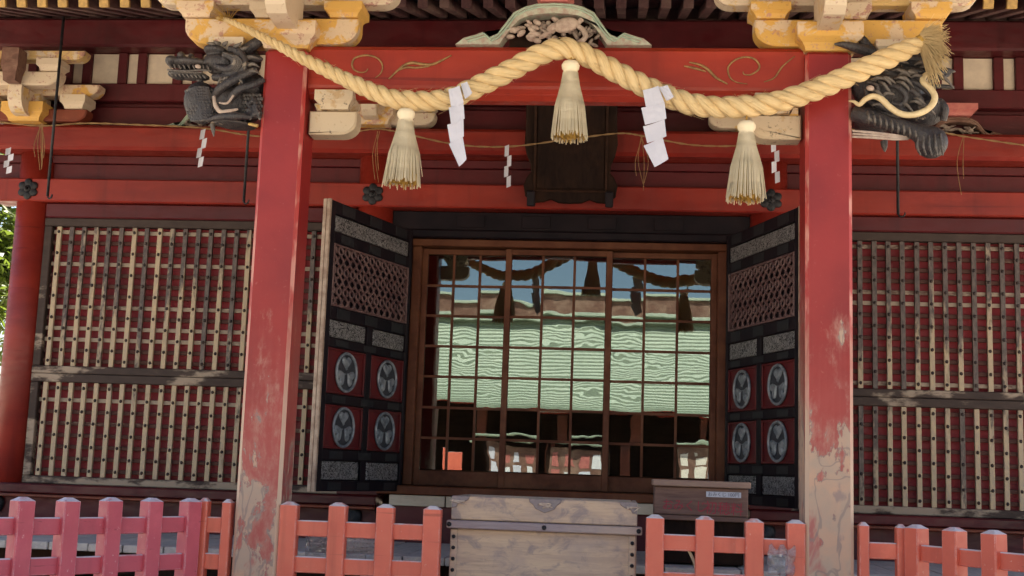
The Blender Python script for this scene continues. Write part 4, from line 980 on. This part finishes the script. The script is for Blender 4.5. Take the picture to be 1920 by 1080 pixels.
def zig(cx, y0, y1, wd, lean, Y, label):
    n_ = 4; h = (y1-y0)/n_; segs = []
    for i in range(n_):
        xo = cx+lean*i/n_+(wd*.32 if i % 2 else -wd*.32); ya = y0+h*i-2; segs.append([(xo-wd/2, ya+3), (xo+wd/2, ya), (xo+wd/2+lean/n_, ya+h+1), (xo-wd/2+lean/n_, ya+h+4)])
    streamer('small_streamer', segs, Y, .001, label, 'small paper streamers on the thin cord', 'paper streamer')
zig(19, 278, 324, 10, -6, 2.66, 'small white paper streamer at the far left wall corner')
zig(384, 243, 312, 9, -12, 2.66, 'small white paper streamer hanging under the dragon carving')
zig(953, 273, 350, 8, -2, 2.54, 'small white paper streamer on the thin cord just left of the dark plaque')
zig(1453, 264, 342, 9, 2, 2.54, 'small white paper streamer beside the rightmost straw tassel')
# --- lantern hooks
for (x0, y0), (x1, y1), Y, lb in (((116, -6), (89, 368), 2.15, 'long dark iron rod hanging in front of the corner column'), ((466, 200), (457, 378), 2.3, 'dark iron rod hanging below the dragon carving'), ((1686, 215), (1684, 402), 2.3, 'dark iron rod hanging below the elephant carving')):
    a = at(x1, y1, Y); top = Vector((a.x, Y, 5.30+.0))
    E_ = build(MB().tube([top, a], .0125, 8).tube(catmull([a, a+Vector((.02, -.01, -.022)), a+Vector((.045, -.02, -.012)), a+Vector((.05, -.02, .012))], 4), .007, 6), 'iron_rod', 'iron', None, True)
    tag(E_, lb, 'iron rod', 'lantern rods hanging from the eave')
# --- name plaque
simple('plaque_trim', (.04, .018, .011), (.025, .012, .008), 14, .7, 0, .002, .1)
PQ = empty('name_plaque', (.02, 2.75, 3.85)); tag(PQ, 'large dark wooden plaque with scalloped frame hung over the doorway', 'plaque')
tilt = Matrix.Translation((.018, 2.88, 3.86)) @ Matrix.Rotation(math.radians(14), 4, 'X')
half = [(.0, -.005), (.10, .0), (.17, .03), (.24, .005), (.33, .0), (.40, .06), (.415, .16), (.385, .23), (.35, .27), (.355, .34), (.39, .42), (.41, .52), (.40, .70), (.40, .95), (.42, 1.05), (.36, 1.12), (.0, 1.14)]
ol = half+[(-a, b) for a, b in reversed(half[1:-1])]
link(build(xf(MB().prism(ol, -.02, .02, .012), tilt), 'carved_frame', 'dark_wood'), PQ)
link(build(xf(MB().box(-.30, .30, -.034, -.0205, .13, 1.02, .006), tilt), 'board', 'dark_wood'), PQ)
for a in ((-.325, -.302, .12, 1.04), (.302, .325, .12, 1.04)): link(build(xf(MB().box(a[0], a[1], -.05, -.0205, a[2], a[3], .006), tilt), 'moulding', 'plaque_trim'), PQ)
link(build(xf(MB().box(-.325, .325, -.05, -.0205, .10, .119, .006), tilt), 'moulding', 'plaque_trim'), PQ)
for sx in (-1, 1): link(build(xf(MB().box(sx*.345-.035, sx*.345+.035, -.075, .06, -.03, .11, .01), tilt), 'bracket', 'black_lacquer'), PQ)

# ================================================================== boxes, fences
# --- offertory box
OB = empty('offertory_box', (.035, .4, 0)); tag(OB, 'weathered grey wooden offertory box with iron corner fittings and studs', 'offertory box')
def ob(name, mat, *a, bev=.006): return box(name, mat, OB, *a, bev)
x0, x1 = -.578, .640
ob('upper_board', 'grey_wood', x0+.012, x1-.018, .145, .19, 1.182, 1.332); ob('ledge', 'grey_band', x0-.012, x1+.014, .105, .21, 1.128, 1.178)
ob('lower_board', 'grey_wood', x0+.03, x1-.04, .158, .20, .72, 1.124); ob('lower_board', 'grey_wood', x0+.03, x1-.04, .16, .20, .22, .716)
for a in (x0+.012, x1-.068): ob('corner_strap', 'grey_wood', a, a+.045, .142, .20, .22, 1.123)
for a in (x0+.012, x1-.05): ob('side_board', 'grey_wood', a, a+.032, .20, .86, .22, 1.33)
ob('rear_board', 'grey_wood', x0+.03, x1-.05, .86, .89, .22, 1.33)
for i in range(9): ob('grille_slat', 'grey_band', x0+.046+i*.128, x0+.096+i*.128, .192, .858, 1.27, 1.31)
ob('foot', 'blue_sheet', x0-.03, x1+.02, .08, .92, .03, .21); 
def stud(x, y, z, r, par, name='stud'):
    m_ = Matrix.Translation((x, y, z)) @ Matrix.Rotation(math.pi/2, 4, 'X')
    link(build(MB().lathe([(r*1.15, 0), (r*1.15, .004), (r*.8, .009), (r*.55, .014), (0, .017)], (0, 0, 0), 12, 0, m_), name, 'iron', None, True), par)
for x in (x0+.006, .035, x1-.008): stud(x, .105, 1.153, .013, OB)
for a in (x0+.034, x1-.046):
    for z in (1.075, 1.005, .935, .865): stud(a, .142, z, .011, OB)
def fitting(pts): link(build(MB().prism(pts, .137, .145, .003), 'corner_fitting', 'iron_old'), OB)
simple('iron_old', (.17, .14, .15), (.25, .20, .20), 30, .55, .3)
cx_ = .035
fitting([(cx_-.105, 1.331), (cx_-.10, 1.31), (cx_-.075, 1.292), (cx_-.06, 1.268), (cx_-.03, 1.255), (cx_, 1.243), (cx_+.03, 1.255), (cx_+.06, 1.268), (cx_+.075, 1.292), (cx_+.10, 1.31), (cx_+.105, 1.331)])
for s_, e in ((1, x0+.013), (-1, x1-.019)): fitting([(e, 1.331), (e, 1.255), (e+s_*.03, 1.262), (e+s_*.04, 1.28), (e+s_*.075, 1.292), (e+s_*.105, 1.31), (e+s_*.115, 1.331)])
for c_, n_ in ((cx_, 5), (x0+.05, 3), (x1-.055, 3)):
    mb = MB(); random.seed(int(c_*100)+200)
    for i in range(n_): mb.tube(catmull([(c_+U(-.05, .05), .134, 1.27+U(0, .03)), (c_+U(-.05, .05), .132, 1.30), (c_+U(-.05, .05), .134, 1.29+U(0, .02))], 5), .0045, 5)
    link(build(mb, 'fitting_engraving', 'carving_pale', None, True), OB)
# --- fortune-slip box
FB = empty('fortune_box', (1.11, 1.65, .86)); tag(FB, 'old brown lidded box with red brushed writing and a white label, beside the right door', 'fortune box')
def fbx(name, mat, *a, bev=.006): return box(name, mat, FB, *a, bev)
fbx('lid', 'box_lid', .752, 1.468, 1.46, 1.86, 1.432, 1.478); fbx('front_board', 'box_wood', .765, 1.452, 1.50, 1.53, 1.225, 1.428); fbx('lower_board', 'dark_wood', .795, 1.424, 1.545, 1.57, .87, 1.221)
fbx('front_trim', 'box_wood', .766, 1.451, 1.502, 1.53, 1.185, 1.2215)
for a in (.766, 1.424): fbx('side_board', 'box_wood', a, a+.026, 1.532, 1.84, .87, 1.428)
fbx('rear_board', 'box_wood', .794, 1.422, 1.81, 1.84, .87, 1.428)
fbx('label_card', 'paper', 1.145, 1.40, 1.4955, 1.4985, 1.362, 1.402, bev=.0005)
def text(body, size, x, z, y, mat, par, name, sx=1., rz=0.):
    cu = bpy.data.curves.new(name, 'FONT'); cu.body = body; cu.size = size; cu.align_x = 'CENTER'; cu.extrude = .0006
    t = bpy.data.objects.new(name, cu); C.objects.link(t); dg = bpy.context.evaluated_depsgraph_get()
    me = bpy.data.meshes.new_from_object(t.evaluated_get(dg)); bpy.data.objects.remove(t); me.materials.clear(); me.materials.append(M[mat])
    o = put(name, me, None, (x, y, z), (math.pi/2, rz, 0)); o.scale = (sx, 1, 1); o['kind'] = 'stuff'; return link(o, par)
text('おみくじ 100円', .034, 1.272, 1.371, 1.4945, 'ink', FB, 'label_writing')
text('おみくじ', .088, .985, 1.262, 1.4985, 'red_ink', FB, 'brushed_writing', .92, .03); text('初穂料', .10, 1.275, 1.245, 1.4985, 'red_ink', FB, 'brushed_writing', .95, .03)
nc = box('note_card', 'paper', None, 1.86, 1.915, 1.72, 1.724, 1.205, 1.27, .0005); tag(nc, 'small white note card pinned low beside the right door leaf', 'note card')
# --- fences
def fence(name_label, base, posts, rails, mat, pw=.112, pt=.085):
    """posts: list of (x, y); rails: (z0, z1)"""
    ang = math.atan2(posts[-1][1]-posts[0][1], posts[-1][0]-posts[0][0])
    E_ = empty('picket_fence', (posts[0][0], posts[0][1], 0)); tag(E_, name_label, 'fence', 'red picket fences in front of the shrine')
    key = ('post', mat, pw, pt)
    if key not in CACHE:
        a, b, h = pw/2, pt/2, 1.262; ch = .006
        mb = MB(); oc = [(-a+ch, -b), (a-ch, -b), (a, -b+ch), (a, b-ch), (a-ch, b), (-a+ch, b), (-a, b-ch), (-a, -b+ch)]
        vs = [(x, y, .03) for x, y in oc]+[(x, y, h-.022) for x, y in oc]+[(x*.35, y*.35, h) for x, y in oc]
        fs = [(i, (i+1) % 8, 8+(i+1) % 8, 8+i) for i in range(8)]+[(8+i, 8+(i+1) % 8, 16+(i+1) % 8, 16+i) for i in range(8)]+[tuple(range(16, 24)), tuple(range(8))]
        CACHE[key] = mb.add(vs, fs).mesh('post', mat)
    for x, y in posts:
        o = put('post', CACHE[key], None, (x, y, U(-.004, .004)), (U(-.004, .004), U(-.004, .004), ang)); link(o, E_)
    for (xa, ya), (xb, yb) in zip(posts[:-1], posts[1:]):
        L = math.hypot(xb-xa, yb-ya)
        for z0, z1 in rails:
            m_ = MB().box(-L/2+pw*.5-.014, L/2-pw*.5+.014, -.018, .018, z0, z1, .006)
            o = put('rail', CACHE.setdefault(('rail', mat, round(L, 3), z0, pw), m_.mesh('rail', mat)), None, ((xa+xb)/2, (ya+yb)/2, U(-.002, .002)), (0, 0, ang)); link(o, E_)
    return E_
RZ = [(1.045, 1.145), (.815, .917), (.55, .65), (.22, .32)]
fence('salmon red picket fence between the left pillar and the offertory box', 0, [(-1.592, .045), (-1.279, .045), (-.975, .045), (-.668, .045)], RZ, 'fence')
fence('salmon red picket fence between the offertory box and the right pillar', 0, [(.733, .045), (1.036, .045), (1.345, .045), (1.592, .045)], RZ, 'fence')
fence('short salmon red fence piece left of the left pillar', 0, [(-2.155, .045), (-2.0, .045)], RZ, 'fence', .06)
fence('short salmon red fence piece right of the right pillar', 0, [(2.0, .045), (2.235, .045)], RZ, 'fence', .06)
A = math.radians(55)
fence('red picket fence, tinted pink for the sky light, flaring out at the far left', 0, [(-2.222-k*.285*math.cos(A), -.045-k*.285*math.sin(A)) for k in range(7)], RZ, 'fence_sky_tint', .105, .105)
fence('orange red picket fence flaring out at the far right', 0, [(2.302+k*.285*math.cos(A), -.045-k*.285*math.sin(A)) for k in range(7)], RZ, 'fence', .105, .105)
# --- papers and plastic behind the fence
nb = empty('notice_sheet', (-1.25, .35, .9)); tag(nb, 'white printed notice sheet in clear plastic behind the left fence', 'notice')
link(build(MB().box(-1.53, -1.09, .34, .344, .925, 1.065, .001), 'sheet', 'paper_print'), nb); link(build(MB().box(-1.55, -1.0, .325, .327, .90, 1.08, .0005), 'plastic_cover', 'plastic'), nb)
nb = build(MB().box(-1.17, -.98, .30, .304, .72, .845, .001), 'paper_card', 'paper_print'); tag(nb, 'small white card low behind the left fence', 'card')
def bag(x, z, wd, h, y, label):
    random.seed(int(x*100)+50); n_ = 8; vs = [(x+(i/n_-.5)*wd+U(-.006, .006), y+U(-.03, .02), z+(j/n_)*h+U(-.008, .008)+.02*math.sin(i*1.7)*(j/n_)) for j in range(n_+1) for i in range(n_+1)]
    o = build(MB().add(vs, [(j*9+i, j*9+i+1, j*9+i+10, j*9+i+9) for j in range(n_) for i in range(n_)]), 'plastic_bag', 'plastic', None, True)
    s_ = o.modifiers.new('solid', 'SOLIDIFY'); s_.thickness = .0015
    return tag(o, label, 'plastic bag')
bag(1.50, .93, .16, .17, -.03, 'crumpled clear plastic bag tied to the right fence beside the pillar')
tw = MB(); tw.tube(catmull([(.93, .10, 1.07), (.96, .08, 1.02), (.985, .08, .96), (.99, .08, .90)], 5), [.006, .010, .009, .005], 6); tw.tube(catmull([(1.0, .10, 1.0), (1.02, .08, .95), (1.01, .08, .91)], 5), .005, 6)
tag(build(tw, 'tied_slip', 'straw_pale', None, True), 'pale twisted paper slip hanging in the right fence', 'paper slip')
tw = MB(); tw.tube(catmull([(-.93, .10, 1.0), (-.955, .08, .97), (-.985, .08, .935)], 5), [.010, .009, .004], 6)
tag(build(tw, 'tied_slip', 'paper', None, True), 'white twisted paper slip hanging in the left fence', 'paper slip')

# ================================================================== gate hall across the court (seen in the glass)
G = empty('gate_hall', (0, -27, 0)); tag(G, 'hall with green copper roof across the court, mirrored in the glass doors', 'hall')
def gb(name, mat, *a, bev=.01, par=G): return box(name, mat, par, *a, bev)
EY, EZ, RY, RZ_ = -25.2, 3.55, -28.6, 6.75
nC = 27
for i in range(nC):
    t0, t1 = i/nC, (i+1)/nC
    f = lambda t: (EY+(RY-EY)*t, EZ+(RZ_-EZ)*(t**1.2))
    (ya, za), (yb, zb) = f(t0), f(t1); th_ = .05
    vs = [(x, y, z) for x in (-11, 10) for y, z in ((ya+.02, za), (yb, zb), (yb, zb+th_-.02), (ya+.02, za+th_+.026))]
    link(build(MB().add(vs, [(0, 1, 2, 3), (4, 7, 6, 5), (0, 4, 5, 1), (1, 5, 6, 2), (2, 6, 7, 3)]).add([vs[3], vs[7], vs[4], vs[0]], [(0, 1, 2, 3)], 1), 'roof_course', ['copper', 'copper_dark']), G)  # darker lip faces paint the shadow line between courses
gb('rear_roof', 'copper', -11, 10, -32.4, -28.6, 5.2, 5.4)
gb('ridge', 'strut_brown', -10.6, 9.6, -29.0, -28.2, 6.84, 7.42); gb('ridge_cap', 'copper', -10.7, 9.7, -29.1, -28.1, 7.424, 7.52); gb('ridge_foot', 'copper', -10.7, 9.7, -29.12, -28.08, 6.72, 6.835)
gb('eave_beam', 'red', -10.6, 9.6, -27.2, -26.9, 3.6, 3.95)
for x in (-9, -6.4, -3.9, -1.6, .9, 3.2, 5.7, 8.2): gb('gate_post', 'red_brown', x-.16, x+.16, -27.22, -26.9, .02, 3.58)
gb('inner_wall', 'dark_wood', -10, 9, -28.9, -28.7, .02, 4.6); gb('dado_rail', 'red_brown', -10, 9, -28.66, -28.5, .9, 1.15)
gb('plinth', 'stone', -10.6, 9.6, -32, -25.4, .005, .02)
random.seed(31)
for x, lb in ((-2.9, 'wooden notice board with pale sheets far left before the opposite hall'), (-.9+.3, 'wooden notice board with pale sheets left of the opposite gateway'), (3.4, 'wooden notice board with pale sheets right of the opposite gateway')):
    E_ = empty('notice_board', (x, -25.0, 0)); tag(E_, lb, 'notice board')
    for a in (-.95, .95): link(box('post', 'dark_wood', None, x+a-.06, x+a+.06, -25.06, -24.94, .02, 2.5, .01), E_)
    link(box('board', 'strut_brown', None, x-.885, x+.885, -25.03, -24.97, 1.2, 2.35, .008), E_)
    link(box('small_roof', 'copper_dark', None, x-1.15, x+1.15, -25.3, -24.7, 2.505, 2.58, .02), E_)
    for k in range(8):
        a = x-.8+(k % 4)*.41; z = 1.28+(k//4)*.52; link(box('sheet', random.choice(['paper', 'white_cloth', 'lamp_paper', 'pinkish_block']), None, a, a+U(.2, .34), -24.968, -24.96, z, z+U(.28, .44), .001), E_)
E_ = box('cloth_banner', 'fence', None, -5.2, -4.3, -25.02, -24.99, .6, 2.2, .004); tag(E_, 'plain salmon cloth banner before the opposite hall', 'banner')

# ================================================================== trees
def tree(x, y, h, r, seed, label, n_leaf=4200, ls=.11):
    random.seed(seed); E_ = empty('tree', (x, y, 0)); tag(E_, label, 'tree', 'trees around the shrine')
    tr = MB(); tr.tube(catmull([(x, y, -.1), (x+.1, y, h*.25), (x-.08, y+.1, h*.5), (x+.05, y, h*.85)], 6), [.26-.011*i for i in range(19)], 10)
    clumps = []
    for i in range(16):
        a = U(0, 6.28); e = U(-.3, 1); q = U(.45, 1)*r
        c = Vector((x+q*math.cos(a)*math.sqrt(1-e*e*.7), y+q*math.sin(a)*math.sqrt(1-e*e*.7), h*.62+e*r*1.05)); clumps.append(c)
        tr.tube(catmull([(x, y, h*U(.25, .55)), (Vector((x, y, h*.5))+c)/2+Vector((U(-.2, .2), U(-.2, .2), .1)), c], 5), [.09-.007*k for k in range(11)], 6)
    link(build(tr, 'trunk', 'bark', None, True), E_)
    mb = MB()
    for i in range(n_leaf):
        c = random.choice(clumps); v = Vector((random.gauss(0, 1), random.gauss(0, 1), random.gauss(0, .75)))*r*.24
        p = c+v; d1 = Vector((U(-1, 1), U(-1, 1), U(-.6, .6))).normalized(); d2 = d1.cross(Vector((U(-1, 1), U(-1, 1), 1))).normalized(); L = ls*U(.6, 1.3)
        mb.add([p-d1*L, p+d2*L*.45, p+d1*L, p-d2*L*.45], [(0, 1, 2, 3)])
    o = link(build(mb, 'crown', 'leaf'), E_); o['kind'] = 'stuff'
tree(-10.9, 12.4, 7.5, 3.0, 41, 'sunlit leafy tree glimpsed past the left corner column', 22000, .10)
p_ = at(2, 500, 10.5)
tree(p_.x-1.3, 10.5, 5.2, 1.9, 43, 'bright green bushy tree close behind the left corner column', 26000, .085)
tree(-13.6, 9.5, 8.5, 3.0, 42, 'leafy tree standing farther left of the hall')
for i, (x, y) in enumerate(((-14, -33), (13, -34), (17, -26), (-18, -24))): tree(x, y, 9+i*.6, 3.4, 50+i, ('leafy tree behind the left end of the opposite hall', 'leafy tree behind the right end of the opposite hall', 'leafy tree right of the opposite hall', 'leafy tree left of the opposite hall')[i], 2500, .2)
